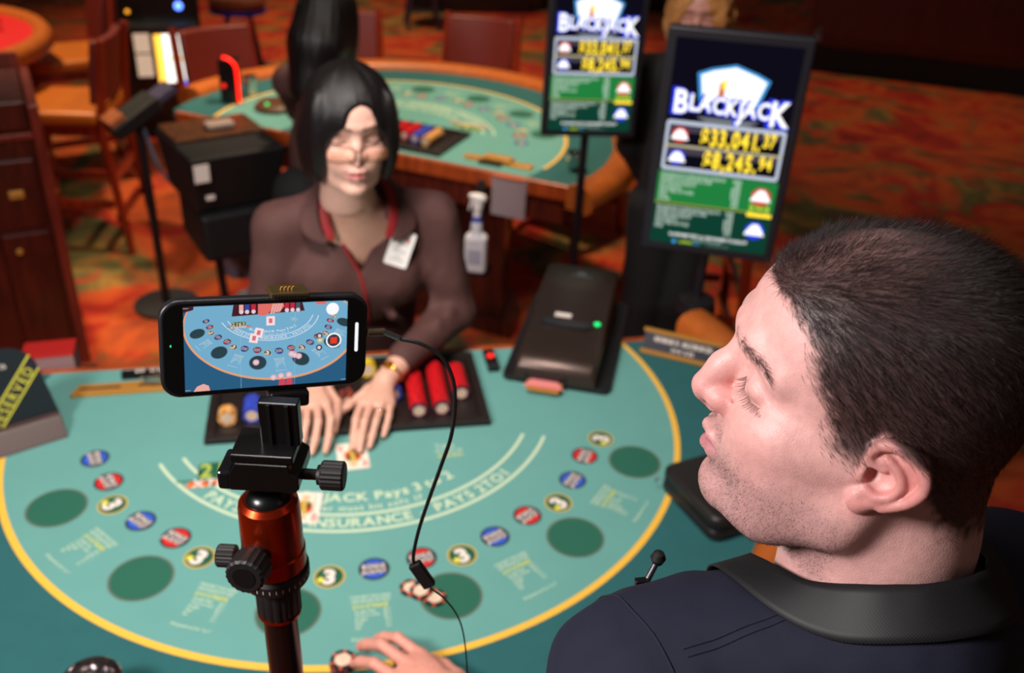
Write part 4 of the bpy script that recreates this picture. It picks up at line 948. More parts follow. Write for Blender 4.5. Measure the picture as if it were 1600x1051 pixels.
for zz in (.80, .92): MB().lathe([(.013, 0), (.001, .012)], 14, (-.17, .009, zz), Matrix.Rotation(math.radians(90), 3, 'X')).build('amber_lamp', mat('amber_lamp', (255, 170, 40), .3, emit=1.2), t, smooth=True)
MB().box((0, -.05, .72), (.46, .14, .05)).build('button_deck', SATINB, t, bevel=.01)
def stool(label, x, y):
    t = thing('round_stool', label, 'stool', (x, y, 0), 0, 'round stools')
    MB().lathe([(.001, .60), (.17, .60), (.20, .63), (.205, .67), (.18, .70), (.001, .71)], 36).build('seat_pad', mat('stool_leather', (120, 54, 24), .35), t, smooth=True)
    MB().lathe([(.188, .585), (.203, .59), (.203, .622), (.188, .626)], 36).build('seat_band', mat('blue_lit_band', (40, 70, 220), .25, metal=.4), t, smooth=True)  # blue light falling on the seat, put into the band's colour
    for k in range(4):
        a = math.pi/4+k*math.pi/2; b = MB(); b.cyl((.22*math.cos(a), .22*math.sin(a), 0), (.10*math.cos(a), .10*math.sin(a), .60), .016, n=10); b.build('leg', mat('violet_steel', (70, 56, 78), .35, metal=.5), t, smooth=True, sharp=50)
    b = MB(); b.tube([(.17*math.cos(2*math.pi*k/24), .17*math.sin(2*math.pi*k/24), .2) for k in range(24)], .009, 8, closed=True); b.build('foot_ring', MATS['violet_steel'], t, smooth=True)
stool('round stool with blue light painted on its seat edge, near the slot machine', -.62, 6.35); stool('round stool with blue light painted on its seat edge, standing at the far black cabinets', .95, 8.55)
t = thing('slot_bank', 'dark red slot bank base with black kick panel on the carpet', 'slot machine', (4.66, 6.72, 0), math.radians(-28))
MB().box((.9, .6, .12), (2.6, 1.1, .24)).build('kick_panel', mat('kick_black', (6, 6, 7), .7), t); MB().box((.88, .6, .62), (2.7, 1.25, .76)).build('base_cabinet', wood('oxblood_panel', (58, 10, 10), (76, 18, 14)), t, bevel=.02)
for k in range(3): MB().box((.0+.88*k, -.03, .62), (.8, .012, .6)).build('front_panel', MATS['oxblood_panel'], t, bevel=.008)
MB().box((-.40, .1, .34), (.06, .7, .03)).build('foot_rail', STEEL, t, bevel=.005)
for lab, x, y in (('black slot cabinet base standing far behind the maroon chairs', 1.55, 9.3), ('black slot cabinet base far behind the two screens', 3.1, 9.4)):
    t = thing('slot_cabinet', lab, 'slot machine', (x, y, 0)); MB().box((0, .3, .45), (1.3, .7, .9)).build('cabinet_body', GLOSSB, t, bevel=.02); MB().box((0, -.056, .5), (1.1, .012, .5)).build('door_panel', SATINB, t, bevel=.01)
# ---- waste bin
t = thing('waste_bin', 'grey waste bin with rumpled liner on the carpet behind the dealer', 'bin', (-.385, 2.80, 0))
S = SDF((-.2, -.2, -.01), (.2, .2, .46), .006); S.chain([(0, 0, .11), (0, 0, .36)], [.105, .13], 0); S.raw(lambda X, Y, Z: np.sqrt(X**2+Y**2)-(.105+.05*Z/.4)+.0*Z, (-.2, -.2, .30), (.2, .2, .46), .01)
S.raw(lambda X, Y, Z: Z+0*X+0*Y, (-.2, -.2, -.1), (.2, .2, .0), 0, 'sub'); S.raw(lambda X, Y, Z: .42-Z+0*X+0*Y, (-.2, -.2, .42), (.2, .2, .5), 0, 'sub'); S.raw(lambda X, Y, Z: np.maximum(np.sqrt(X**2+Y**2)-.118, .10-Z), (-.12, -.12, .1), (.12, .12, .5), .01, 'sub')
V, F = S.mesh(); Nv = normals(V, F); V = V+Nv*((vnoise(V, 22)-.5)*.02)[:, None]; V[:, 2] = np.maximum(V[:, 2], 0)
obj('bin_liner', V, F, mat('grey_liner', (104, 108, 130), .5, noise=.15, nscale=15), t, smooth=True)

# ================================================================== screens on poles
BEZ = mat('monitor_bezel', (30, 28, 36), .4)
def monitor(label, x, y, zc, yaw, k_=1.0):
    W_, H_ = .34*k_, .571*k_
    t = thing('display_screen', label, 'screen', (x, y, 0), yaw, 'jackpot screens on poles'); z0 = zc+TZ
    b = MB(); b.box((0, .018, z0), (W_, .036, H_)); b.build('housing', BEZ, t, bevel=.006)
    f = Flat(); R_ = lambda x0, y0, x1, y1: (np.array([(x0, y0), (x1, y0), (x1, y1), (x0, y1)]), [(0, 1, 2, 3)])
    T_ = lambda s_, sz, x_, y_, al='l', bo=.0, na=1.: (lambda q: (q[0]+[x_, y_], q[1]))(text2d(s_, sz, bo, al, narrow=na))
    black = em2('m_black', (14, 12, 24)); white = em2('m_white', (255, 255, 255), 1.25); blue = em2('m_blue', (40, 60, 230), 1.1); sky = em2('m_sky', (70, 160, 230)); silver = em2('m_silver', (196, 204, 222)); yel = em2('m_yellow', (255, 220, 60), 1.35)
    grn = em2('m_green', (34, 128, 62)); dk = em2('m_dkgreen', (14, 62, 48)); pale = em2('m_pale', (206, 226, 212)); red = em2('m_red', (220, 40, 40)); mid = em2('m_mid', (70, 64, 78)); glow = em2('m_glow', (120, 124, 132)); tan = em2('m_tan', (196, 186, 150))
    f.add(R_(-.148, -.262, .148, .262), black, 0)
    fan = lambda g: (np.array([(-.066*g, .145-.030*g), (.0, .125), (.058*g, .145-.030*g), (.076*g, .145+.030*g), (.05*g, .145+.042*g), (.0, .145+.058*g), (-.05*g, .145+.046*g), (-.078*g, .145+.034*g)]), [tuple(range(8))])
    f.add(fan(1.12), sky, 1); f.add(fan(1.0), white, 2); f.add(R_(-.032, .125, -.018, .165), em2('m_face', (214, 120, 70)), 3); f.add(R_(-.026, .150, -.016, .172), yel, 4)
    for bo, m, l in ((.085, blue, 5), (.028, white, 6)):
        x_ = -.135
        for ch, sz, dy in zip('BLACKJACK', (.080, .056, .056, .056, .056, .062, .056, .056, .084), (.084, .092, .092, .090, .088, .082, .088, .088, .074)):
            g = glyph(ch, .0); w = g[2]*sz*.80; q = text2d(ch, sz, bo, 'c', narrow=.80); f.add((q[0]+[x_+w/2+.001, dy], q[1]), m, l); x_ += w*.985
    f.add((np.array([(-.05, .066), (.05, .066), (.075, .078), (-.075, .078)]), [(0, 1, 2, 3)]), glow, 1)
    f.add((np.array(rrect(.288, .128, .008, 4))+[0, .0], [tuple(range(20))]), silver, 2)
    f.add(R_(-.136, .003, .136, .054), black, 3); f.add(R_(-.136, -.054, .136, -.003), black, 3); f.add(R_(-.144, -.003, .144, .003), tan, 3); f.add(R_(-.136, .036, .136, .054), mid, 4); f.add(R_(-.136, -.021, .136, -.003), mid, 4)
    for yy, m in ((.028, red), (-.029, blue)):
        f.add(disc2d((-.108, yy), .020, 20), m, 5); f.add((np.array([(-.13, yy-.012), (-.086, yy-.012), (-.094, yy+.005), (-.102, yy+.014), (-.114, yy+.014), (-.122, yy+.005)]), [tuple(range(6))]), white, 6)
    for s1, s2, yy in (('$33,041.', '37', .012), ('$8,245.', '94', -.045)):
        f.add(T_(s1, .060, .090, yy-.003, 'r', .035, .62), yel, 6); f.add(T_(s2, .046, .092, yy+.008, 'l', .035, .62), yel, 6)
    f.add(R_(-.148, -.150, .148, -.066), grn, 1); f.add(R_(-.148, -.262, .148, -.150), dk, 1)
    rows = ['BLACKJACK & DEALER BLACKJACK', 'SUITED ACE AND JACK PAIR', 'SUITED BLACKJACK', 'BLACKJACK', 'ANY PAIR OF ACES', 'PAIR', 'FLUSH']
    for k, s_ in enumerate(rows):
        f.add(T_(s_, .0125, -.140, -.080-.0108*k, 'l', .02, .72), pale, 3); f.add(T_(['100%', '10%', '$500', '$250', '$100', '$50', '$25'][k], .0125, .060, -.080-.0108*k, 'r', .02, .8), pale, 3)
    f.add(R_(-.148, -.1535, .09, -.1495), em2('m_olive', (150, 160, 60)), 2)
    for k, s_ in enumerate(rows[:6]):
        f.add(T_(s_, .0125, -.140, -.167-.0108*k, 'l', .02, .72), pale, 3); f.add(T_(['100%', '10%', '$500', '$250', '$100', '$50'][k], .0125, .055, -.167-.0108*k, 'r', .02, .8), pale, 3)
    for yy, m in ((-.108, red), (-.200, blue)):
        f.add(disc2d((.112, yy), .024, 22), m, 3); f.add((np.array([(.086, yy-.012), (.138, yy-.012), (.128, yy+.006), (.119, yy+.018), (.105, yy+.018), (.096, yy+.006)]), [tuple(range(6))]), white, 4)
    f.add(T_('21+3', .024, .114, -.148, 'c', .05, .9), em2('m_lime', (200, 230, 60)), 4); f.add(R_(.085, -.162, .146, -.152), yel, 3)
    f.add(T_('PLAYER MUST BET ALL SIDE WAGERS TO QUALIFY', .012, .0, -.240, 'c', .02, .66), white, 3); f.add(T_('malfunction voids all pays', .008, .0, -.2485, 'c', .01, .8), pale, 3)
    f.add(disc2d((-.085, -.2555), .0055, 14), sky, 3); f.add(T_('GAMING', .010, -.072, -.2585, 'l', .03, .8), em2('m_lime', (200, 230, 60)), 3); f.add(T_('arts', .010, -.034, -.2585, 'l', .03, .8), sky, 3); f.add(T_('PROGRESSIVE SYSTEMS', .007, .0, -.258, 'l', .01, .7), glow, 3)
    f.build('screen_picture', t, lambda x_, y_, z_: (x_*k_, -.0004-z_, z0+y_*k_), dz=.00005, z0=.0001)
    b = MB(); b.cyl((.0, .05, .02), (0, .05, z0+.05), .0135, n=18); b.build('pole', mat('pole_black', (26, 24, 32), .4), t, smooth=True, sharp=40)
    MB().box((0, .044, z0), (.10, .018, .10)).build('mount', BEZ, t); MB().lathe([(.11, 0), (.11, .014), (.03, .024), (.02, .03)], 30, (0, .05, 0)).build('base_plate', BEZ, t, smooth=True, sharp=30)
    if k_ == 1:
        b = MB(); b.lathe([(.055, TZ-.02), (.05, TZ+.018), (.02, TZ+.028)], 20, (0, .05, 0)); b.build('pole_collar', SATINB, t, smooth=True, sharp=30)
    return t
monitor('large jackpot screen showing BLACKJACK, on the pole beside the low black sign', .9242, 1.1007, .4555, math.radians(-22.5))
monitor('farther jackpot screen showing BLACKJACK, on the pole beside the far table armrest', .797, 1.855, .495, -.094, .90)
# ================================================================== the player in the navy T-shirt
SKIN = mat('skin_light', (214, 160, 148), .42, noise=.10, nscale=160, bump=.22, bscale=900, sub=.10, attr='Col')
SKIN_D = mat('skin_warm', (205, 150, 125), .45, noise=.05, nscale=120, bump=.1, bscale=700, sub=.08, attr='Col')
HAIR_M = mat('dark_brown_hair', (44, 30, 28), .42, spec=.6)
NAVY = mat('navy_jersey', (16, 18, 42), .85, noise=.12, nscale=300, bump=.25, bscale=1500)
NAVY_R = mat('navy_rib', (24, 26, 46), .85, bump=.4, bscale=900)
BLACKCLOTH = mat('black_cloth', (22, 21, 24), .85, noise=.1, nscale=200, bump=.2, bscale=900)
WEB = mat('black_webbing', (26, 26, 30), .6, bump=.5, bscale=1)
nt = WEB.node_tree; b_ = nt.nodes['Principled BSDF']          # woven look of the strap
_uv = nt.nodes.new('ShaderNodeUVMap'); _ck = nt.nodes.new('ShaderNodeTexChecker'); _ck.inputs['Scale'].default_value = 1
_ck.inputs['Color1'].default_value = (*lin((30, 30, 34)), 1); _ck.inputs['Color2'].default_value = (*lin((9, 9, 11)), 1)
nt.links.new(_uv.outputs['UV'], _ck.inputs['Vector']); nt.links.new(_ck.outputs['Color'], b_.inputs['Base Color'])

HR = np.array([[-0.8996, -0.4305, 0.0736], [0.4328, -0.9014, 0.0166], [0.0592, 0.0468, 0.9971]])
HT = np.array([0.3234, -0.5103, 0.8434+TZ])
def hw(P): return np.asarray(P, float)/100 @ HR.T+HT          # head cm -> world m

def head_sdf(S, nose=1.0, female=False, ears=True):
    """x forward, y to the left, z up, centimetres, origin between the ear canals"""
    S.ell((-.6, 0, 4.6), (9.4, 7.6, 8.6)); S.ell((3.2, 0, 5.6), (6.2, 6.3, 6.2), 2)
    S.ell((3.4, 0, -1.2), (5.5, 5.9-.3*female, 7.2-.5*female), 2)
    for y in (1, -1):
        S.chain([(-.2, 5.9*y, -3), (.9, (5.4-.7*female)*y, -5.4+.4*female), (5, (3.4-.7*female)*y, -7.6+.3*female), (7.8, (1.0-.3*female)*y, -8.3)], [1.2, 1.3, 1.3, 1.2] if not female else [.9, .9, 1.1, 1.1], 2.5)
        S.ell((4.0, (3.5-.5*female)*y, -3.6), (3.6, 2.75-.3*female, 4.2), 2.2); S.ell((6.6, 2.6*y, -2.6), (2.1, 1.9, 2.6), 1.6)
        S.chain([(9.0, .8*y, 4.9), (8.45, 2.7*y, 4.9), (6.6, 4.9*y, 3.7)], [.8, .8, .7] if not female else [.5, .45, .5], 1.3)
        S.ell((6.2, (4.1-.4*female)*y, -.7), (1.9, 1.7, 1.5), 2.0); S.cap((5.0, (5.0-.5*female)*y, -.4), (1, (6.3-.4*female)*y, .0), .9, .9, 2.4)
    S.ell((7.8, 0, -7.8), (1.75, 2.0, 1.45), 1)
    S.ell((3.3, 0, -7.2), (4.6, 4.1, 1.7), 2)
    S.ell((7.5, 0, -4.3), (2.45, 2.9, 2.6), 1.2)
    for y in (1, -1): S.ell((9.6, 3.5*y, 2.1), (1.35, 1.45, .95), 1.6, mode='sub')
    w = nose
    S.chain([(8.7, 0, 4.3), (9.15*w+(1-w)*8, 0, 2.7), (10.2*w+(1-w)*8, 0, 1.2), (10.95*w+(1-w)*8, 0, -.6)], [.75, .72, .85, 1.08] if not female else [.6, .6, .75, .9], .9)
    for y in (1, -1): S.ell((9.6*w+(1-w)*8, 1.2*y, -.95), (1.15, .72, .85), .8)
    S.cap((11.1*w+(1-w)*8, 0, -1.35), (10.1, 0, -2.1), .45, .5, .5)
    for y in (1, -1): S.ell((10.4*w+(1-w)*8, .72*y, -1.95), (.62, .33, .35), .2, mode='sub')
    S.ell((10.5, 0, -6.5), (.9, 1.8, .55), .9, mode='sub')
    S.chain([(8.7, 2.4, -4.35), (9.75, 1.2, -3.9), (10.05, 0, -3.75), (9.75, -1.2, -3.9), (8.7, -2.4, -4.35)], [.2, .4, .48, .4, .2], .3)
    S.chain([(8.6, 2.3, -4.55), (9.4, 1.2, -5.1), (9.8, 0, -5.2), (9.4, -1.2, -5.1), (8.6, -2.3, -4.55)], [.2, .52, .6, .52, .2], .3)
    S.chain([(8.7, 2.7, -4.35), (10.0, 1.3, -4.5), (10.6, 0, -4.45), (10.0, -1.3, -4.5), (8.7, -2.7, -4.35)], [.08, .15, .2, .15, .08], .12, mode='sub')
    for y in (1, -1):
        S.ell((7.2, 3.3*y, 1.9), (1.38-.14*female, 1.38, 1.3-.1*female), .35+.2*female)
        S.chain([(8.75, 1.9*y, 3.0), (8.75, 3.0*y, 3.15), (8.1, 4.2*y, 2.7), (7.0, 5.0*y, 1.9)], [.06, .13, .13, .06], .25, mode='sub')
        S.chain([(8.6, 2.2*y, 2.05), (8.65, 3.1*y, 1.5), (8.05, 4.15*y, 1.15), (7.1, 4.9*y, 1.15)], [.07, .1, .1, .06], .12, mode='sub')
        S.chain([(9.1, 1.85*y, -.1), (8.75, 2.0*y, -1.0), (9.2, 1.65*y, -1.85)], [.03, .09, .05], .2, mode='sub')
    if ears:
        for y in (1, -1):
            def e(x, yy, z): return (x, yy*y, z)
            a = math.radians(-25)*y; Re = np.array([[math.cos(a), -math.sin(a), 0], [math.sin(a), math.cos(a), 0], [0, 0, 1]])
            S.ell(e(-.75, 7.55, .2), (1.95, .42, 2.3), .3, R=Re)
            S.ell(e(.3, 7.6, -2.1), (.92, .45, .92), .3); S.cap(e(-.8, 7.8, -1.5), e(.3, 7.6, -2.2), .5, .55, .3); S.cap(e(.5, 7.4, -1.6), e(.7, 6.9, -1.9), .5, .5, .3)
            S.ell(e(-.35, 8.05, -.05), (1.15, .75, 1.05), .25, R=Re, mode='sub')
            S.chain([e(-.6, 8.35, 1.9), e(-1.6, 8.75, 1.35), e(-1.95, 8.85, .3), e(-1.5, 8.6, -.8)], [.2, .28, .27, .15], .2, mode='sub')
            ah = spline([e(-.2, 7.9, 1.6), e(-1.05, 8.2, 1.0), e(-1.45, 8.35, .1), e(-1.1, 8.15, -.95), e(-.3, 7.9, -1.35), e(.35, 7.6, -1.1)], 4)
            S.chain([tuple(q) for q in ah], list(np.linspace(.24, .3, len(ah))), .2)
            hx = spline([e(-.5, 7.5, .45), e(.45, 7.35, .8), e(.68, 7.45, 1.6), e(.2, 7.8, 2.4), e(-.75, 8.15, 2.6), e(-1.8, 8.6, 2.15), e(-2.5, 8.85, 1.2), e(-2.55, 8.8, .15), e(-1.95, 8.45, -1.0), e(-.9, 7.95, -1.9)], 4)
            S.chain([tuple(q) for q in hx], list(np.interp(np.linspace(0, 9, len(hx)), range(10), [.2, .28, .32, .36, .38, .38, .37, .36, .34, .4])), .15)
            S.ell(e(.75, 7.35, -.15), (.4, .45, .6), .3); S.ell(e(.2, 7.3, -.1), (.5, .7, .5), .2, mode='sub')
    return S

S = head_sdf(SDF((-11, -10, -20), (13, 10, 15), .12))
S.chain([(-3, 0, -1), (-3.5, 0, -9), (-4.2, 0, -19)], [5.7, 5.9, 6.6], 2.2)
V, F = S.mesh(); V = relax(V, F, 1, .4); Nn = normals(V, F)
x, y, z = V.T; ay = abs(y)
# hair mask in head space
fz = np.interp(z, [-2, .1, .9, 3.2, 5.1, 6.4, 7.8, 8.6, 9.3], [1.9, 2.4, 3.3, 3.9, 5.0, 5.5, 6.4, 7.6, 10])
fz = fz+(vnoise(V, 2.2)-.5)*1.1
lowz = np.interp(x, [-9, -7, -5.2, -3.4, -2.4, .2, .8, 1.1], [-5.8, -5.4, -4.6, -1.6, 1.7, 2.9, 2.2, -.3])
lowz = lowz+(vnoise(V, 1.6)-.5)*1.6*(x < -2.4)
HM = sstep(-.9, 1.1, fz-x)*sstep(-.6, .6+1.2*(0+(z < 2)), z-lowz)
thin = np.exp(-(((x-2.5)/3.8)**2+((y)/3.6)**2))*sstep(9, 12, z)
C = np.tile(np.array(lin((230, 174, 168))), (len(V), 1))
def tint(w, c, C): return C+(np.array(lin(c))-C)*np.clip(w, 0, 1)[:, None]
C = tint(.55*np.exp(-(((x-10.5)/1.6)**2+(y/1.9)**2+((z+.6)/1.5)**2)), (196, 96, 92), C)
C = tint(.5*np.exp(-(((x-9.2)/.8)**2+((ay-1.7)/.6)**2+((z+1.0)/1.0)**2)), (170, 70, 66), C)
C = tint(.35*np.exp(-(((x-6.5)/2.2)**2+((ay-4.5)/1.8)**2+((z+1.6)/2)**2)), (214, 128, 122), C)
C = tint(.5*sstep(6.9, 8.3, ay)*(z < 3.5)*(z > -3.6)*(x < 1.4), (206, 112, 108), C)
lipw = np.exp(-(((ay)/2.4)**4+((z+4.55)/.75)**4))*sstep(8.3, 9.0, x)
C = tint(lipw*.85, (178, 104, 116), C)
beard = sstep(-2.2, -5.0, z-.25*(x-3)*(x < 3))*sstep(-12.5, -10.0, z)*sstep(-.4, 1.2, x)*(1-lipw)
beard = np.maximum(beard, np.exp(-(((z+3.0)/.65)**2))*sstep(8.6, 9.4, x)*(ay < 2.9))
C = tint(beard*.42, (132, 100, 102), C)
C = tint(HM**1.6*(1-.5*thin)*.93, (52, 36, 35), C)
C = tint(.5*np.exp(-((ay-3.4)/1.4)**2-((z-1.5)/.35)**2)*sstep(7, 7.6, x), (170, 100, 96), C)
man = thing('person', 'man with short brown hair in navy t-shirt, standing beside the dark zip case', 'person', (0.34, -0.52, 0))
headV, headF, headC, headN = hw(V), F, C, Nn @ HR.T
# ---- left arm and hand (one body mesh with the head)
def hand(S, wrist, fingers, thumb, k=.004, fr=(.0088, .0092, .0086, .0078), palm=.0125, tr=.0105):
    w = np.array(wrist, float)
    kn = [np.array(f[0], float) for f in fingers]
    for i, q in enumerate(kn): S.cap(w+(q-w)*.12, q, palm*1.15, palm*.92, .010)
    for i in range(3): S.cap((kn[i]+kn[i+1])/2*.75+w*.25, (kn[i]+kn[i+1])/2, palm, palm*.8, .008)
    for f, r in zip(fingers, fr): S.chain(f, [r*1.12]+[r]*(len(f)-2)+[r*.86], k, join=.004)
    S.cap(w*.8+np.array(thumb[0])*.2, thumb[0], palm*1.1, tr*1.25, .012); S.chain(thumb, [tr*1.25, tr*1.05, tr, tr*.82], k+.003, join=.004)
def z_(P, dz=TZ): return [(a, b, c+dz) for a, b, c in P]
nb = np.array([.339, -.526, .682+TZ])
fa = math.radians(103); fd = np.array([math.cos(fa), math.sin(fa), 0]); lf = np.array([-fd[1], fd[0], 0])
def tb(f, l, z): return nb+fd*f+lf*l+np.array([0, 0, z])
shL, shR = tb(.03, .150, -.075), tb(-.01, -.175, -.06)
wr = np.array([.112, -.082, .065+TZ]); elb = np.array([.20, -.36, .27+TZ])
mh = SDF((-.07, -.16, TZ-.005), (.19, .11, TZ+.13), .0017)
hand(mh, wr, [z_([(.068, .004, .052), (.036, .040, .056), (.016, .062, .036), (.006, .074, .022)]),
              z_([(.045, -.010, .055), (.010, .028, .058), (-.011, .052, .036), (-.021, .064, .020)]),
              z_([(.029, -.034, .052), (-.004, .000, .052), (-.023, .021, .034), (-.033, .032, .019)]),
              z_([(.021, -.060, .045), (-.006, -.034, .044), (-.020, -.018, .030), (-.028, -.008, .018)])],
     z_([(.118, -.040, .045), (.103, -.008, .036), (.086, .012, .027), (.073, .021, .020)]))
mh.chain([wr, wr+(elb-wr)*.25], [.026, .031], .02)
hV, hF = mh.mesh(); hV = relax(hV, hF, 1, .4)
tips = np.array(z_([(.006, .074, .022), (-.021, .064, .020), (-.033, .032, .019), (-.028, -.008, .018), (.073, .021, .020)]))
dt = np.min(np.linalg.norm(hV[:, None]-tips[None], axis=2), axis=1)
hC = np.tile(np.array(lin((220, 150, 132))), (len(hV), 1)); hC = tint(.75*np.exp(-(dt/.013)**2), (236, 118, 112), hC)
am = SDF((.0, -.7, TZ-.0), (.32, -.05, TZ+.72), .006)
am.chain([wr+(elb-wr)*.18, wr+(elb-wr)*.6, elb, shL], [.029, .043, .044, .055], .01)
aV, aF = am.mesh(); aC = np.tile(np.array(lin((212, 160, 150))), (len(aV), 1))
am2 = SDF((.3, -.75, .9), (.75, -.2, 1.65), .008); elR = tb(.03, -.27, -.36); wrR = tb(.26, -.20, -.50)
am2.chain([shR, elR, wrR], [.055, .045, .03], .01)
hand(am2, wrR, [[wrR+fd*.09+lf*(.03-.02*i), wrR+fd*.125+lf*(.03-.02*i)-[0, 0, .01], wrR+fd*.14+lf*(.03-.02*i)-[0, 0, .035]] for i in range(4)],
     [wrR+fd*.04+lf*.035, wrR+fd*.07+lf*.05, wrR+fd*.1+lf*.05, wrR+fd*.115+lf*.045])
bV, bF = am2.mesh(); bC = np.tile(np.array(lin((212, 160, 150))), (len(bV), 1))
def join_parts(parts):
    V = []; F = []; C = []; n = 0
    for v, f, c in parts: V.append(v); F.append(f+n); C.append(c); n += len(v)
    return np.vstack(V), np.vstack(F), np.vstack(C)
def local(V, o): return V-np.array(o.location)
mV, mF, mC = join_parts([(headV, headF, headC), (hV, hF, hC), (aV, aF, aC), (bV, bF, bC)])
body = obj('body', local(mV, man), mF, SKIN, man, smooth=True); vcol(body, mC)
# ---- hair strands
def surf_samples(V, F, w, n, N=None):
    Fc = V[F].mean(1); A = np.linalg.norm(np.cross(V[F[:, 2]]-V[F[:, 0]], V[F[:, 3]]-V[F[:, 1]]), axis=1)*w
    i = RNG.choice(len(F), n, p=A/A.sum()); u, v = RNG.random((2, n, 1)); q = V[F[i]]
    return (q[:, 0]*(1-u)+q[:, 1]*u)*(1-v)+(q[:, 3]*(1-u)+q[:, 2]*u)*v, i
def grow(name, wgt, n, lenf, dirf, rad, m, parent, segs=3, curl=.15, droopf=None):
    P, i = surf_samples(V, F, wgt[F].mean(1), n); Np = Nn[F[i]].mean(1); Np /= np.linalg.norm(Np, axis=1, keepdims=True)
    D = dirf(P, Np)+RNG.normal(size=P.shape)*.13; L = lenf(P)*(.7+.6*RNG.random(n))
    Vs, Q, T = strands(P-Np*.05, D, L, np.full(n, rad), segs, droopf(P, Np) if droopf else None, curl)
    return fast_mesh(name, local(hw(Vs), man), Q, T, m, parent)
def comb(P, N):
    px, py, pz = P.T; top = sstep(7, 12, pz)
    T = np.stack([-1+.0*px, .25*np.sign(py)*(1-top), -.75*(1-top)-.12], 1)
    T = T-N*(T*N).sum(1, keepdims=True); T /= np.linalg.norm(T, axis=1, keepdims=True)+1e-6
    return T+N*(.34+.75*top[:, None]+.5*sstep(6.5, 8.5, px)[:, None])
def hlen(P):
    px, py, pz = P.T
    return np.interp(pz, [-6, -2, 2, 6, 9, 13], [.35, .5, .8, 1.3, 1.6, 1.5])*np.where(px > 6.5, .8, 1)
hair = grow('hair', HM*(1-.72*thin)*(.35+.65*sstep(-4, 2, z)), 30000, hlen, comb, .0135, HAIR_M, man, 3, .16,
            lambda P, N: -N*.22*(1-.5*sstep(9, 12, P[:, 2:3])))
hair['kind'] = 'stuff'
BEARD_M = mat('stubble_hair', (48, 36, 36), .5)
st = grow('stubble', beard*(z > -11.5)*(Nn[:, 0] > -.3), 9500, lambda P: np.full(len(P), .22), lambda P, N: N*.6+np.array([.25, 0, -.8]), .0105, BEARD_M, man, 1, 0)
st['kind'] = 'stuff'
brow_w = np.exp(-((z-np.interp(ay, [0, 1.2, 3.2, 4.6, 5.6], [4.6, 4.75, 5.0, 4.35, 3.5]))/.33)**2)*(ay > .9)*(ay < 5.4)*(x > 5.5)
eb = grow('eyebrow', brow_w*(brow_w > .15), 900, lambda P: np.full(len(P), .75), lambda P, N: N*.35+np.stack([-.55+0*P[:, 0], .8*np.sign(P[:, 1]), .0*P[:, 0]], 1), .011, HAIR_M, man, 2, .1)
eb['kind'] = 'stuff'
# eyelashes
lp = []; ld = []
for s in (1, -1):
    for t in np.linspace(0, 1, 46):
        q = np.array([np.interp(t, [0, .35, .7, 1], [8.5, 8.5, 7.95, 7.05]), s*np.interp(t, [0, .35, .7, 1], [2.2, 3.1, 4.15, 4.85]), np.interp(t, [0, .35, .7, 1], [2.0, 1.48, 1.15, 1.15])])
        lp.append(q+np.array([.1, .12*s, 0])); ld.append(np.array([1.0-.55*t, s*(.1+.75*t), -.75])+RNG.normal(size=3)*.09)
lp = np.array(lp); ld = np.array(ld)
Vs, Q, T = strands(lp, ld, np.full(len(lp), 1.0)*(.8+.3*RNG.random(len(lp))), np.full(len(lp), .02), 3, np.array([[0, 0, .35]]), .05)
fast_mesh('eyelashes', local(hw(Vs), man), Q, T, HAIR_M, man)['kind'] = 'stuff'

# ---- T-shirt, trousers, shoes
B = np.stack([fd, lf, [0, 0, 1]], 1)
sh = SDF((-.1, -.95, .80), (.85, -.2, 1.72), .006)
sh.ell(tb(.0, 0, -.24), (.125, .175, .23), .0, R=B); sh.ell(tb(.02, 0, -.52), (.135, .175, .25), .08, R=B)
sh.ell(tb(.0, 0, -.70), (.125, .175, .14), .06, R=B)
for s_, q in ((1, shL), (-1, shR)):
    sh.cap(tb(-.03, .02*s_, -.015), q, .066, .068, .05); sh.cap(tb(-.05, .03*s_, -.005), q*.5+tb(-.03, .05*s_, -.02)*.5, .048, .052, .05)
sh.cap(tb(-.06, 0, .02), tb(-.07, 0, -.12), .055, .10, .05)
sh.chain([shL, shL+(elb-shL)*.78], [.068, .060], .04); sh.chain([shR, shR+(elR-shR)*.75], [.068, .062], .04)
for i, (a, b_) in enumerate(((tb(.06, .10, -.02), tb(.10, .20, -.16)), (tb(.07, .06, -.03), tb(.13, .10, -.2)), (tb(.02, .175, -.02), tb(.07, .185, -.16)), (tb(-.08, .16, -.05), tb(-.09, .05, -.18)), (tb(-.09, -.02, -.03), tb(-.1, -.14, -.08)), (tb(-.03, .19, -.03), tb(-.06, .2, -.2)))):
    sh.cap(a, b_, .008, .005, .03)
nk = [tuple(hw([[-3, 0, -2]])[0]), tuple(hw([[-3.4, 0, -9]])[0]), tuple(hw([[-3.8, 0, -14.5]])[0])]
sh.chain(nk, [.066, .066, .066], .012, mode='sub')
tV, tF = sh.mesh(); tV = relax(tV, tF, 2, .5)
tN = normals(tV, tF); tV = tV+tN*((vnoise(tV, 26)-.5)*.006+(vnoise(tV, 60)-.5)*.0022)[:, None]
shirt = obj('t_shirt', local(tV, man), tF, NAVY, man, smooth=True)
from mathutils.bvhtree import BVHTree
bvh = BVHTree.FromPolygons(tV.tolist(), tF.tolist())
def drop(px, py, z0=1.75, lift=0.):
    h = bvh.ray_cast(Vector((px, py, z0)), Vector((0, 0, -1)))
    return (h[0]+h[1]*lift) if h[0] is not None else None
nc = np.array(hw([[-3.7, 0, -12]])[0])
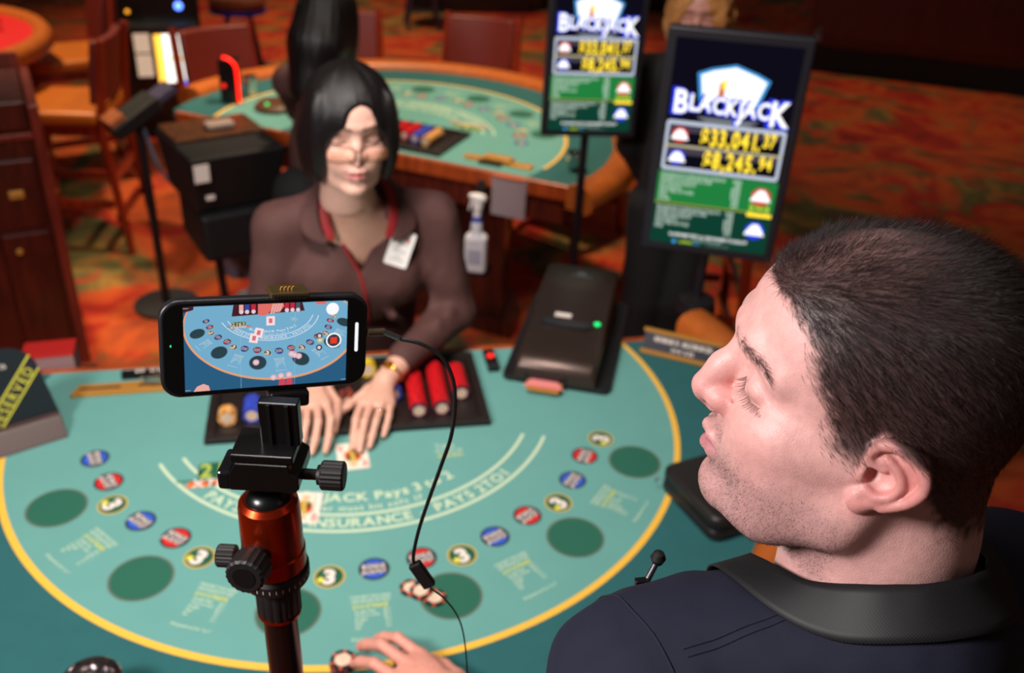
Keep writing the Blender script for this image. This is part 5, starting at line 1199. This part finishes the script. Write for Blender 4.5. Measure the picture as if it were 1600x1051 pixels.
def ringpt(a, rf, rl, off=0., lift=.003):
    for sc in (1, 1.05, 1.1, .95, 1.2):
        q = nc+fd*(rf*math.cos(a)*sc+off)+lf*(rl*math.sin(a)*sc); h = drop(q[0], q[1], 1.72, lift)
        if h is not None and h.z > 1.25: return h
    return Vector(q)
ring = [ringpt(2*math.pi*k/64, .070, .070, 0, -.002) for k in range(64)]
def smooth_ring(R_, it=4):
    for _ in range(it): R_ = [(R_[i-1]+R_[i]*2+R_[(i+1) % len(R_)])/4 for i in range(len(R_))]
    return R_
ring = smooth_ring(ring)
MB().tube([p-Vector(man.location) for p in ring], .0065, 8, closed=True).build('neck_rib', NAVY_R, man, smooth=True)
for off in (0, .006):                                            # double-stitched shoulder seam
    pts = []
    for t in np.linspace(0, 1, 26):
        q = nc*(1-t)+shL*t; q = q+fd*(-.03+off-.01*t)+lf*(.075*(1-t)+.0*t); h = drop(q[0], q[1], 1.72, .0006)
        if h is not None: pts.append(h-Vector(man.location))
    if len(pts) > 3: MB().tube(pts, .0008, 6).build('shoulder_seam', NAVY_R, man, smooth=True)
pts = []
for t in np.linspace(-.55, 1.0, 22):
    a = t*1.5; q = shL+lf*.012+fd*(.085*math.sin(a)); h = drop(q[0], q[1], 1.72, .0006)
    if h is not None: pts.append(h-Vector(man.location))
if len(pts) > 3: MB().tube(pts, .0009, 6).build('sleeve_seam', NAVY_R, man, smooth=True)
JEANS = mat('dark_jeans', (34, 38, 52), .9, noise=.15, nscale=120, bump=.2, bscale=800)
lg = SDF((.0, -1.0, .03), (.75, -.25, 1.0), .012)
for s_ in (1, -1): lg.chain([tb(0, .09*s_, -.70), tb(.02, .1*s_, -1.08), tb(-.01, .11*s_, -1.5)], [.105, .08, .062], .02)
lV, lF = lg.mesh(); obj('trousers', local(lV, man), lF, JEANS, man, smooth=True)
SHOE = mat('black_leather_shoe', (24, 22, 22), .4)
for s_ in (1, -1):
    sd = SDF((-.2, -1.0, 0), (.9, .0, .16), .008); c = tb(0, .11*s_, 0); c[2] = 0
    sd.chain([c-fd*.04+[0, 0, .045], c+fd*.17+[0, 0, .035]], [.045, .040], 0); sd.cap(c+[0, 0, .05], c+[0, 0, .11], .05, .055, .03); sd.box(c+[0, 0, -.05], (1, 1, .106), 0.0, mode='sub')
    sV, sF = sd.mesh(); obj('shoe', local(sV, man), sF, SHOE, man, smooth=True)
# ---- camera strap round the neck
sv = []; sf = []; uv = []; NS = 120; W_ = 6
ins = smooth_ring([ringpt(2*math.pi*k/NS, .078, .076, .004, .011) for k in range(NS)], 6)
outs = smooth_ring([ringpt(2*math.pi*k/NS, .110, .102, .010, .006) for k in range(NS)], 6)
for k in range(NS+1):
    for j in range(W_+1):
        t = j/W_; q = ins[k % NS]*(1-t)+outs[k % NS]*t; h = drop(q.x, q.y, 1.72, .004)
        if h is not None and abs(h.z-q.z) < .03: q = Vector((q.x, q.y, max(q.z, h.z)))
        sv.append(q)
sf = [(k*(W_+1)+j, k*(W_+1)+j+1, (k+1)*(W_+1)+j+1, (k+1)*(W_+1)+j) for k in range(NS) for j in range(W_)]
strap = obj('neck_strap', [p-Vector((.34, -.52, 1.5)) for p in sv], sf, WEB, None, smooth=True)
strap.location = (.34, -.52, 1.5)
uvl = strap.data.uv_layers.new(name='UVMap')
for lp_ in strap.data.loops:
    k, j = divmod(lp_.vertex_index, W_+1); uvl.data[lp_.index].uv = (k*5.0, j*5.0)
so = strap.modifiers.new('thickness', 'SOLIDIFY'); so.thickness = .0018
tag(strap, 'black woven webbing strap worn round the neck of the man in navy', 'strap')
_h = bvh.find_nearest(Vector((.2065, -.4635, .643+TZ)))
MIC = tuple(_h[0]+_h[1]*.004)
# ================================================================== the dealer in the brown shirt
BROWN = mat('brown_shirt', (78, 46, 42), .78, noise=.06, nscale=200, bump=.2, bscale=1200); REDL = mat('red_lining', (150, 14, 20), .6, noise=.08, nscale=200)
BLHAIR = mat('black_hair', (15, 11, 12), .38, spec=.45, bump=.7, bscale=60, aniso=(8, 8, .8))
DR = np.array([[0.1294, 0.991, 0.0354], [-0.988, 0.1318, -0.08], [-0.0839, -0.0246, 0.9962]]); DT = np.array([.0117, .90, .578+TZ]); DS = .0102
def dw(P): return np.asarray(P, float)*DS @ DR.T+DT
def person_head(h=.25, nose=.62, neckto=-18, neck=(4.6, 5.2)):
    S = head_sdf(SDF((-11, -10, neckto), (12.5, 10, 14.5), h), nose, True, True)
    S.chain([(-2.5, 0, -1), (-3, 0, -9), (-4, 0, neckto+2)], [neck[0]+.2, neck[0], neck[1]], 2)
    V, F = S.mesh(); return relax(V, F, 1, .4), F
def face_cols(V, base, lip, cheek, brow):
    x, y, z = V.T; ay = abs(y); C = np.tile(np.array(lin(base)), (len(V), 1))
    C = tint(.85*np.exp(-((ay/2.3)**4+((z+4.5)/.8)**4))*sstep(8.2, 9.0, x), lip, C)
    C = tint(.4*np.exp(-(((ay-4.2)/1.6)**2+((z+1.5)/1.8)**2))*(x > 4), cheek, C)
    C = tint(.9*np.exp(-((z-np.interp(ay, [0, 1.2, 3.2, 4.8, 5.6], [4.4, 4.6, 5.1, 4.6, 4.0]))/.38)**2)*(ay > 1.0)*(ay < 5.3)*(x > 5.5), brow, C)
    C = tint(.9*np.exp(-((z-np.interp(ay, [1.8, 3.1, 4.2, 4.9], [1.9, 1.45, 1.2, 1.3]))/.22)**2)*(ay > 1.9)*(ay < 5.0)*(x > 6.5), brow, C)
    C = tint(.35*np.exp(-((ay-3.3)/1.5)**2-((z-2.6)/.6)**2)*(x > 6.5), (120, 70, 60), C)
    return C
dealer = thing('person', 'woman dealer with black bob and glasses in brown shirt, hands on the cards', 'person', (.02, 1.10, 0))
V, F = person_head(.2); dC = face_cols(V, (230, 180, 162), (186, 84, 92), (226, 150, 134), (46, 30, 28)); hdV = dw(V)
# hands
dh = SDF((-.15, .55, TZ-.006), (.16, .90, TZ+.12), .0020)
hand(dh, (.069, .777, .055+TZ), [z_([(.012, .706, .045), (-.003, .652, .040), (-.009, .618, .024), (-.013, .593, .012)]), z_([(.031, .694, .048), (.015, .640, .042), (.006, .606, .025), (.001, .582, .012)]),
     z_([(.053, .690, .046), (.039, .642, .040), (.029, .614, .024), (.022, .594, .012)]), z_([(.074, .702, .040), (.067, .664, .034), (.059, .642, .021), (.053, .627, .012)])],
     z_([(.030, .758, .042), (.002, .742, .030), (-.016, .724, .026), (-.031, .709, .023)]), fr=(.0082, .0085, .0080, .0070), palm=.0115, tr=.0095)
dh.chain([(.069, .777, .055+TZ), (.125, .845, .078+TZ)], [.024, .030], .015)
hand(dh, (-.088, .792, .062+TZ), [z_([(-.062, .700, .052), (-.055, .648, .050), (-.060, .612, .030), (-.068, .588, .012)]), z_([(-.082, .694, .054), (-.080, .640, .050), (-.088, .606, .028), (-.096, .586, .012)]),
     z_([(-.102, .698, .051), (-.104, .648, .046), (-.112, .618, .026), (-.117, .600, .012)]), z_([(-.119, .708, .045), (-.123, .668, .040), (-.128, .644, .024), (-.131, .628, .012)])],
     z_([(-.060, .765, .046), (-.040, .724, .038), (-.042, .680, .034), (-.050, .640, .022)]), fr=(.0082, .0085, .0080, .0070), palm=.0115, tr=.0095)
dh.chain([(-.088, .792, .062+TZ), (-.118, .865, .082+TZ)], [.024, .030], .015)
hV, hF = dh.mesh(); hV = relax(hV, hF, 1, .4)
ch = SDF((-.2, .85, 1.05), (.25, 1.2, 1.40), .008); ch.chain([tuple(dw([[-3.4, 0, -12]])[0]), (.02, .99, .36+TZ)], [.052, .06], 0); ch.ell((.022, 1.02, .31+TZ), (.12, .082, .10), .03)
cV, cF = ch.mesh(); skc = lambda n: np.tile(np.array(lin((220, 168, 146))), (n, 1))
pV, pF, pC = join_parts([(hdV, F, dC), (hV, hF, skc(len(hV))), (cV, cF, skc(len(cV)))])
bd = obj('body', local(pV, dealer), pF, SKIN_D, dealer, smooth=True); vcol(bd, pC)
# hair
def bob(S, length=-10.8, part=.9, width=9.4, open_w=5.7, open_top=8.4):
    S.ell((-.4, 0, 4.7), (10.7, width-.2, 9.6)); S.ell((-3.2, 0, -1.0), (7.2, width+.3, abs(length)+.5), 2.0)
    for s_ in (1, -1): S.ell((.2, s_*(width-2.0), -1.2), (4.6, 2.7, 8.6), 1.5); S.ell((4.4, s_*6.6, 1.2), (4.2, 2.5, 9.4), 1.2)
    S.raw(lambda X, Y, Z: (Z-length)*1.0+0*X+0*Y, (-20, -20, -40), (20, 20, length), 1.0, 'sub')
    S.ell((9.5, part*.4, -2.6), (7.4, open_w+.3, open_top-.1), .8, mode='sub'); S.ell((10.2, part, 4.4), (4.8, 2.9, 4.6), 1.2, mode='sub')
    S.ell((2.0, 0, -7.5), (6.5, 5.2, 6.0), .5, mode='sub'); S.cap((10, part, 13.5), (-6, part, 14.6), .12, .12, .5, mode='sub')
    return S
def groove(V, F, amp, fr=9, part=0.):
    N_ = normals(V, F); a = np.arctan2(V[:, 1]-part, V[:, 0]+2); Q = np.c_[a*fr, V[:, 2]*.05, np.sign(V[:, 1]-part)*3+V[:, 0]*.03]
    return V+N_*((vnoise(Q, 1.)-.5)*amp+(vnoise(Q*2.7, 1.)-.5)*amp*.6)[:, None]
S = bob(SDF((-12.5, -11.5, -12.5), (11, 11.5, 16), .28)); V, F = S.mesh(); V = relax(V, F, 2, .5); V = groove(V, F, .35)
obj('hair', local(dw(V), dealer), F, BLHAIR, dealer, smooth=True)
# shirt
sl, sr = np.array([.198, 1.01, .340+TZ]), np.array([-.150, 1.01, .325+TZ]); el_, er_ = np.array([.248, .985, .105+TZ]), np.array([-.190, .985, .10+TZ]); wl, wr_ = np.array([.112, .829, .072+TZ]), np.array([-.112, .850, .078+TZ])
ds = SDF((-.32, .70, .70), (.38, 1.32, 1.36), .006)
ds.ell((.024, 1.035, .235+TZ), (.165, .105, .17), 0); ds.ell((.022, 1.145, .05+TZ), (.15, .10, .2), .04); ds.ell((.02, 1.175, -.12+TZ), (.165, .11, .15), .04)
for s_ in (-1, 1): ds.ell((.024+s_*.075, .965, .215+TZ), (.07, .055, .065), .05)
for q in (sl, sr): ds.cap((.022+np.sign(q[0]-.02)*.05, 1.0, .395+TZ), q, .036, .052, .05)
ds.chain([sl, el_, wl], [.055, .050, .036], .03, join=.02); ds.chain([sr, er_, wr_], [.055, .050, .036], .03, join=.02)
for a, b2, r in ((sl+[.03, -.03, -.06], sl+[-.06, -.05, -.14], .007), (sl+[.045, -.02, -.12], sl+[-.01, -.055, -.2], .008), (sr+[-.03, -.03, -.06], sr+[.06, -.05, -.14], .007), (sr+[-.045, -.02, -.13], sr+[.01, -.055, -.2], .007), (el_+[-.02, -.06, .03], el_+[-.06, -.08, -.03], .010), (el_+[-.05, -.09, .02], el_+[-.09, -.1, -.03], .009),
             (np.array([.10, .93, .13+TZ]), np.array([.16, 1.03, .03+TZ]), .008), (np.array([-.04, .93, .14+TZ]), np.array([-.11, 1.03, .03+TZ]), .008), (np.array([.07, .935, .28+TZ]), np.array([.09, .94, .12+TZ]), .006)): ds.cap(a, b2, r, r*.7, .02)
def vcut(X, Y, Z):
    w = .056*np.clip((Z-(.245+TZ))/.13, 0, 1.2); return np.maximum(np.maximum(np.abs(X-.028)-w, Y-1.0), (.245+TZ)-Z)
ds.raw(vcut, (-.08, .80, .24+TZ), (.12, 1.0, .48+TZ), .004, 'sub')
ds.chain([tuple(dw([[-3, 0, -8]])[0]), tuple(dw([[-3.4, 0, -14]])[0])], [.058, .062], .008, mode='sub')
V, F = ds.mesh(); V = relax(V, F, 2, .5); Nv = normals(V, F); V = V+Nv*((vnoise(V, 20)-.5)*.007+(vnoise(V*[1, 1, .5], 55)-.5)*.003)[:, None]
obj('shirt', local(V, dealer), F, BROWN, dealer, smooth=True)
dbv = BVHTree.FromPolygons(V.tolist(), F.tolist())
def front(x, z, lift=.003):
    h = dbv.ray_cast(Vector((x, .6, z)), Vector((0, 1, 0))); return (h[0]+Vector((0, -lift, 0))) if h[0] is not None else None
DL = Vector(dealer.location)
pts = []
for x_, z_0 in ((-.012, .330), (-.004, .300), (.010, .275), (.022, .250), (.030, .225), (.036, .19), (.040, .15), (.042, .10), (.042, .05)):
    h = front(x_, z_0+TZ, .002)
    if h is not None: pts.append(h-DL)
MB().tube(spline(pts, 5), .0032, 8).build('red_piping', REDL, dealer, smooth=True)
def leaf(name, P, m, th=.003, lift=.006):
    """collar piece: quad strip between two polylines of (x, z) laid on the shirt front, lifted"""
    A, B_ = P; n_ = len(A); V = []
    for row in (A, B_):
        for (x_, y_, z0_) in row: V.append(Vector((x_, y_, z0_+TZ))-DL)
    F = [(k, k+1, n_+k+1, n_+k) for k in range(n_-1)]; o = obj(name, V, F, m, dealer, smooth=True); s_ = o.modifiers.new('solid', 'SOLIDIFY'); s_.thickness = th; sb = o.modifiers.new('sub', 'SUBSURF'); sb.levels = 2; sb.render_levels = 2; return o
for s_, nm in ((-1, 'collar'), (1, 'collar')):
    cx = .028
    inner = [(cx+s_*.030, 1.035, .452), (cx+s_*.056, .985, .437), (cx+s_*.066, .945, .405), (cx+s_*.060, .925, .362), (cx+s_*.050, .916, .335)]
    mid_ = [(cx+s_*.050, 1.04, .455), (cx+s_*.076, .985, .436), (cx+s_*.088, .945, .402), (cx+s_*.083, .925, .358), (cx+s_*.068, .914, .325)]
    out_ = [(cx+s_*.075, 1.05, .430), (cx+s_*.112, .995, .405), (cx+s_*.132, .955, .372), (cx+s_*.128, .930, .335), (cx+s_*.070, .911, .322)]
    leaf('collar_lining', (inner, mid_), REDL); leaf('collar', (mid_, out_), BROWN, .004)
# badge
t = thing('name_badge', 'white name badge clipped to the chest of the dealer with glasses', 'badge')
h = front(.112, .300+TZ, .012); h = h if h is not None else Vector((.112, .93, .300+TZ))
Rb = Matrix.Rotation(math.radians(-8), 3, 'X') @ Matrix.Rotation(math.radians(-17), 3, 'Y').inverted() if False else Matrix.Rotation(math.radians(-14), 3, 'X') @ Matrix.Rotation(math.radians(20), 3, 'Y')
t.matrix_world = Matrix.Translation(h+Vector((0.004, -.006, 0))) @ Rb.to_4x4()
b = MB(); b.X = XZ; b.prism(rrect(.053, .082, .005), -.0008, .0008); b.build('card', mat('badge_white', (240, 236, 232), .4), t)
f = Flat(); 
for k, (w_, yy) in enumerate(((.020, .022), (.030, .012), (.028, -.008), (.016, -.020), (.030, -.028))): f.add((np.array([(-w_/2, yy), (w_/2, yy), (w_/2, yy+.003), (-w_/2, yy+.003)]), [(0, 1, 2, 3)]), mat('badge_print', (170, 166, 170), .6), 0)
f.add(disc2d((.012, .022), .005, 14), mat('badge_red', (216, 110, 110), .6), 0); f.build('badge_print', t, lambda x_, y_, z_: (x_, -.0009-z_, y_))
b = MB(); b.box((0, -.001, .048), (.010, .004, .018)); b.build('clip', BRASS, t, bevel=.001)
# watch, ring, glasses
t = thing('wrist_watch', 'gold bracelet watch on the dealer\'s wrist above the chip tray', 'watch'); ax = Vector((.125-.069, .845-.777, .023)).normalized(); cc = Vector((.081, .7915, .060+TZ)); Rw = frame_from(x=Vector((0, 0, 1)), z=ax); t.matrix_world = Matrix.Translation(cc) @ Rw.to_4x4()
GOLD = mat('gold', (232, 176, 60), .22, metal=1.)
b = MB(); b.tube([(.0265*math.cos(2*math.pi*k/36), .0285*math.sin(2*math.pi*k/36), 0) for k in range(36)], .0032, 8, closed=True); b.build('bracelet', GOLD, t, smooth=True); b = MB(); b.lathe([(.001, .024), (.010, .024), (.0115, .027), (.010, .0315), (.001, .032)], 22, (0, 0, 0), Matrix.Rotation(math.radians(90), 3, 'Y')); b.build('watch_case', GOLD, t, smooth=True)
t = thing('finger_ring', 'gold ring on the finger of the dealer\'s hand beside the court card', 'ring'); a_, b2 = Vector((.053, .690, .046)), Vector((.039, .642, .040)); t.matrix_world = Matrix.Translation(a_*.55+b2*.45+Vector((0, 0, TZ))) @ frame_from(x=Vector((0, 0, 1)), z=b2-a_).to_4x4(); b = MB(); b.tube([(.0093*math.cos(2*math.pi*k/24), .0093*math.sin(2*math.pi*k/24), 0) for k in range(24)], .0014, 6, closed=True); b.build('band', GOLD, t, smooth=True); b = MB(); b.lathe([(.001, .0085), (.003, .009), (.0035, .0115), (.001, .013)], 10, (0, 0, 0), Matrix.Rotation(math.radians(90), 3, 'Y')); b.build('stone', CHROME, t, smooth=True)
t = thing('eyeglasses', 'wire-rimmed glasses low on the nose of the dealer with black bob', 'glasses', tuple(dw([[11, 0, .3]])[0])); GL = Vector(t.location); WIRE = mat('dark_wire', (60, 44, 36), .3, metal=.8); LENS = mat('lens_warm_reflection', (236, 160, 104), .03, trans=.0, alpha=.18, spec=.8)  # orange lens colour stands in for warm reflections in clear glass
def dl(p): return Vector(dw([p])[0])-GL
for s_ in (1, -1):
    P = [(10.7-.10*abs(x_-3.2*0)-.25*(abs(x_*s_)-3.2)*(.35), s_*x_, z_1) for x_, z_1 in [(q[0]+3.3, q[1]+.1) for q in rrect(5.4, 3.1, 1.25, 5)]]
    b = MB(); b.tube([dl(q) for q in P], .0011, 6, closed=True); b.build('rim', WIRE, t, smooth=True)
    b = MB(); b.add([dl(q) for q in P], [tuple(range(len(P)))]); b.build('lens', LENS, t)
    b = MB(); b.tube([dl((10.0, s_*6.0, .9)), dl((8.2, s_*7.1, 1.1)), dl((3, s_*7.6, 1.6)), dl((-.5, s_*7.7, 2.2))], .0009, 6); b.build('temple', WIRE, t, smooth=True)
b = MB(); b.tube([dl((10.7, .7, .6)), dl((11.0, 0, .95)), dl((10.7, -.7, .6))], .0009, 6); b.build('bridge', WIRE, t, smooth=True)
# trousers and shoes
def legs(parent, hips, zt, feet, m=BLACKCLOTH, r=(.10, .075, .06)):
    lo = np.minimum(hips, feet[0][:2])-.35; hi = np.maximum(hips, feet[0][:2])+.35; S = SDF((lo[0], lo[1], .05), (hi[0], hi[1], zt+.2), .014)
    for f_ in feet: S.chain([(hips[0]+(f_[0]-hips[0])*.8, hips[1], zt), ((hips[0]+f_[0]*3)/4, (hips[1]+f_[1])/2, .48), (f_[0], f_[1], .09)], r, .02)
    V, F = S.mesh(); obj('trousers', local(V, parent), F, m, parent, smooth=True)
    for f_ in feet:
        S = SDF((f_[0]-.1, f_[1]-.2, 0), (f_[0]+.1, f_[1]+.2, .14), .009); d = np.array(f_[2:4]); S.chain([(f_[0], f_[1], .05), (f_[0]+d[0]*.14, f_[1]+d[1]*.14, .035)], [.045, .035], 0); S.raw(lambda X, Y, Z: Z-.006+0*X+0*Y, (-99, -99, -1), (99, 99, .006), 0, 'sub'); V, F = S.mesh(); obj('shoe', local(V, parent), F, SHOE, parent, smooth=True)
legs(dealer, np.array([.02, 1.18]), .80, [(-.07, 1.17, 0, -1), (.11, 1.17, 0, -1)])
# ================================================================== second dealer, seen from behind, bending over the far table
n2 = np.array([.538, .843, 0]); l2 = np.array([-.843, .538, 0])
def rotm(fw, pitch):
    f = np.array(fw, float); f /= np.linalg.norm(f); left = np.cross([0, 0, 1], f); left /= np.linalg.norm(left); c, s_ = math.cos(pitch), math.sin(pitch)
    f2 = f*c-np.array([0, 0, 1])*s_; up = np.cross(f2, left); return np.stack([f2, left, up], 1)
d2 = thing('person', 'long-haired dealer in brown shirt seen from behind at the far table', 'person', (-.02, 2.36, 0))
R2 = rotm(n2, .22); T2 = np.array([-.005, 2.46, .475+TZ]); d2w = lambda P: np.asarray(P, float)*.0100 @ R2.T+T2
V, F = person_head(.35); C = face_cols(V, (206, 156, 132), (176, 84, 86), (214, 140, 120), (52, 34, 32)); hdV = d2w(V)
cN = np.array([-.02, 2.415, .21+TZ]); K = SDF((-.45, 2.0, .78), (.55, 3.0, 1.40), .010); K.chain([d2w([[-3, 0, -8]])[0], cN, (-.04, 2.36, .05+TZ), (-.05, 2.33, -.08+TZ)], [.045, .085, .095, .10], .03)
W2 = ((1, np.array([-.02, 2.78, TZ+.06])), (-1, np.array([.15, 2.70, TZ+.06])))
for s_, w0 in W2:
    sh_ = cN+l2*s_*.15+[0, 0, .03]; e_ = (sh_+w0)/2+l2*s_*.05+[0, 0, -.06]; K.chain([cN, sh_, e_, w0], [.05, .045, .036, .024], .03)
core2 = K.mesh()
S = SDF((-.4, 2.2, TZ-.01), (.5, 3.1, TZ+.15), .004)
for s_, w0 in ((1, np.array([-.02, 2.78, TZ+.06])), (-1, np.array([.15, 2.70, TZ+.06]))):
    k = [w0+n2*.085+l2*s_*(.028-.019*i) for i in range(4)]; hand(S, w0, [[q, q+n2*.045+[0, 0, -.004], q+n2*.075+[0, 0, -.03]] for q in k], [w0+n2*.03-l2*s_*.03*0+l2*s_*.032, w0+n2*.06+l2*s_*.05, w0+n2*.085+l2*s_*.052-[0, 0, .01], w0+n2*.1+l2*s_*.05-[0, 0, .02]])
hV, hF = S.mesh(); kV, kF = core2; pV, pF, pC = join_parts([(hdV, F, C), (hV, hF, skc(len(hV))), (kV, kF, skc(len(kV)))]); o = obj('body', local(pV, d2), pF, SKIN_D, d2, smooth=True); vcol(o, pC)
S = SDF((-19, -15, -34), (11, 15, 16), .5); S.ell((-1.0, 0, 4.6), (10.3, 8.8, 9.6)); S.chain([(-3, 0, 2), (-5.5, 0, -9), (-7, 0, -24)], [9.6, 10.2, 8.2], 2); S.raw(lambda X, Y, Z: Z+29+0*X+0*Y, (-30, -30, -60), (30, 30, -29), 1, 'sub'); S.ell((9.5, 0, -1.5), (7.2, 5.9, 9.0), .8, mode='sub'); S.ell((2.0, 7.6, -7), (5.5, 2.6, 15), 1.5); S.ell((2.0, -7.6, -7), (5.5, 2.6, 15), 1.5)
V, F = S.mesh(); V = groove(relax(V, F, 2, .5), F, .5); obj('hair', local(d2w(V), d2), F, BLHAIR, d2, smooth=True)
b = MB(); b.lathe([(.006, 0), (.006, .004), (.001, .006)], 14, d2w([[-11.2, 5.2, 4]])[0]-np.array(d2.location)); b.build('hair_pin', CHROME, d2, smooth=True)
S = SDF((-.45, 2.0, .65), (.55, 3.0, 1.36), .010); cN = np.array([-.02, 2.415, .21+TZ]); S.chain([cN+[0, 0, .02], np.array([-.04, 2.36, .05+TZ]), np.array([-.05, 2.33, -.12+TZ])], [.105, .115, .13], .05)
for s_, w0 in ((1, np.array([-.02, 2.78, TZ+.06])), (-1, np.array([.15, 2.70, TZ+.06]))):
    sh_ = cN+l2*s_*.16+[0, 0, .03]; e_ = (sh_+w0)/2+l2*s_*.05+[0, 0, -.06]; S.chain([cN+[0, 0, .06], sh_, e_, w0-n2*.03], [.07, .06, .05, .036], .04, join=.02)
V, F = S.mesh(); V = relax(V, F, 1, .5); obj('shirt', local(V, d2), F, BROWN, d2, smooth=True)
legs(d2, np.array([-.07, 2.27]), .80, [(-.15, 2.30, .5, .8), (.02, 2.22, .5, .8)])
# ================================================================== blonde visitor behind the large screen
bw = thing('person', 'blonde woman in black clothing standing behind the large jackpot screen', 'person', (1.14, 1.90, 0))
Rb_ = rotm((-.42, -.90, 0), .20); eye = np.array([1.092, 1.800, .622+TZ]); Tb = eye-Rb_ @ (np.array([8, 0, 1.9])*.0100); b3w = lambda P: np.asarray(P, float)*.0100 @ Rb_.T+Tb
V, F = person_head(.28); C = face_cols(V, (206, 146, 130), (176, 84, 86), (214, 130, 120), (120, 84, 60)); hdV = b3w(V)
S = SDF((.75, 1.5, TZ-.4), (1.6, 2.3, TZ+.1), .006)
nbk = b3w([[-4, 0, -16]])[0]; fB = Rb_[:, 0]*[1, 1, 0]; fB /= np.linalg.norm(fB); lB = np.cross([0, 0, 1], fB)
K = SDF((.65, 1.5, .70), (1.6, 2.4, TZ+.62), .010); K.chain([b3w([[-3, 0, -8]])[0], nbk, nbk+[0, 0, -.14], nbk+[0, 0, -.50]], [.045, .05, .09, .10], .03)
for s_ in (1, -1): K.chain([nbk+[0, 0, -.04], nbk+lB*s_*.155+[0, 0, -.06], nbk+lB*s_*.18-fB*.05+[0, 0, -.33], nbk+lB*s_*.09-fB*.12+np.array([0, 0, -.50])], [.045, .042, .036, .024], .03)
core3 = K.mesh()
for s_ in (1, -1):
    w0 = nbk+lB*s_*.09-fB*.12+np.array([0, 0, -.50]); k = [w0+fB*.06-lB*s_*.0+lB*s_*(.03-.02*i)*.8+[0, 0, -.03] for i in range(4)]; hand(S, w0, [[q, q+fB*.01+[0, 0, -.03], q+[0, 0, -.06]] for q in k], [w0+fB*.04-lB*s_*.03, w0+fB*.06-lB*s_*.05, w0+fB*.07-lB*s_*.055, w0+fB*.085-lB*s_*.05])
hV, hF = S.mesh(); kV, kF = core3; pV, pF, pC = join_parts([(hdV, F, C), (hV, hF, skc(len(hV))), (kV, kF, skc(len(kV)))]); o = obj('body', local(pV, bw), pF, SKIN_D, bw, smooth=True); vcol(o, pC)
BLOND = mat('blonde_hair', (190, 130, 74), .4, noise=.25, nscale=30, bump=.5, bscale=60)
S = bob(SDF((-12.5, -12.5, -14), (11, 12.5, 16), .4), -12, 0, 9.8, 5.4, 8.0); V, F = S.mesh(); V = groove(relax(V, F, 2, .5), F, .9); N_ = normals(V, F); V = V+N_*((vnoise(V, .55)-.5)*1.3)[:, None]; obj('hair', local(b3w(V), bw), F, BLOND, bw, smooth=True)
S = SDF((.65, 1.5, .70), (1.6, 2.4, TZ+.58), .010); S.chain([nbk+[0, 0, -.12], nbk+fB*-.01+[0, 0, -.32], nbk+[0, 0, -.52]], [.115, .115, .14], .05)
for s_ in (1, -1): S.chain([nbk+[0, 0, -.03], nbk+lB*s_*.16+[0, 0, -.06], nbk+lB*s_*.18-fB*.05+[0, 0, -.33], nbk+lB*s_*.11-fB*.11+np.array([0, 0, -.48])], [.06, .055, .048, .035], .04, join=.02)
V, F = S.mesh(); V = relax(V, F, 1, .5); obj('jacket', local(V, bw), F, BLACKCLOTH, bw, smooth=True)
legs(bw, nbk[:2]+0, .86, [(nbk[0]-.08, nbk[1]+.03, fB[0], fB[1]), (nbk[0]+.08, nbk[1]-.03, fB[0], fB[1])])
# ---- lavalier microphone on the T-shirt
mp_ = np.array(MIC)
t = thing('lapel_microphone', 'tiny black lapel microphone clipped to the navy t-shirt chest', 'microphone', tuple(mp_))
b = MB(); b.lathe([(.001, -.0065), (.0045, -.005), (.0065, 0), (.0045, .005), (.001, .0065)], 18, (.010, .006, .020)); b.build('foam_ball', mat('mic_foam', (16, 16, 18), .6), t, smooth=True)
b = MB(); b.cyl((0, 0, 0), (.009, .005, .017), .0030, .0026, 14); b.build('capsule', STEEL, t, smooth=True, sharp=40); b = MB(); b.box((-.004, -.001, .0), (.012, .006, .010)); b.build('clip', GLOSSB, t, bevel=.001)
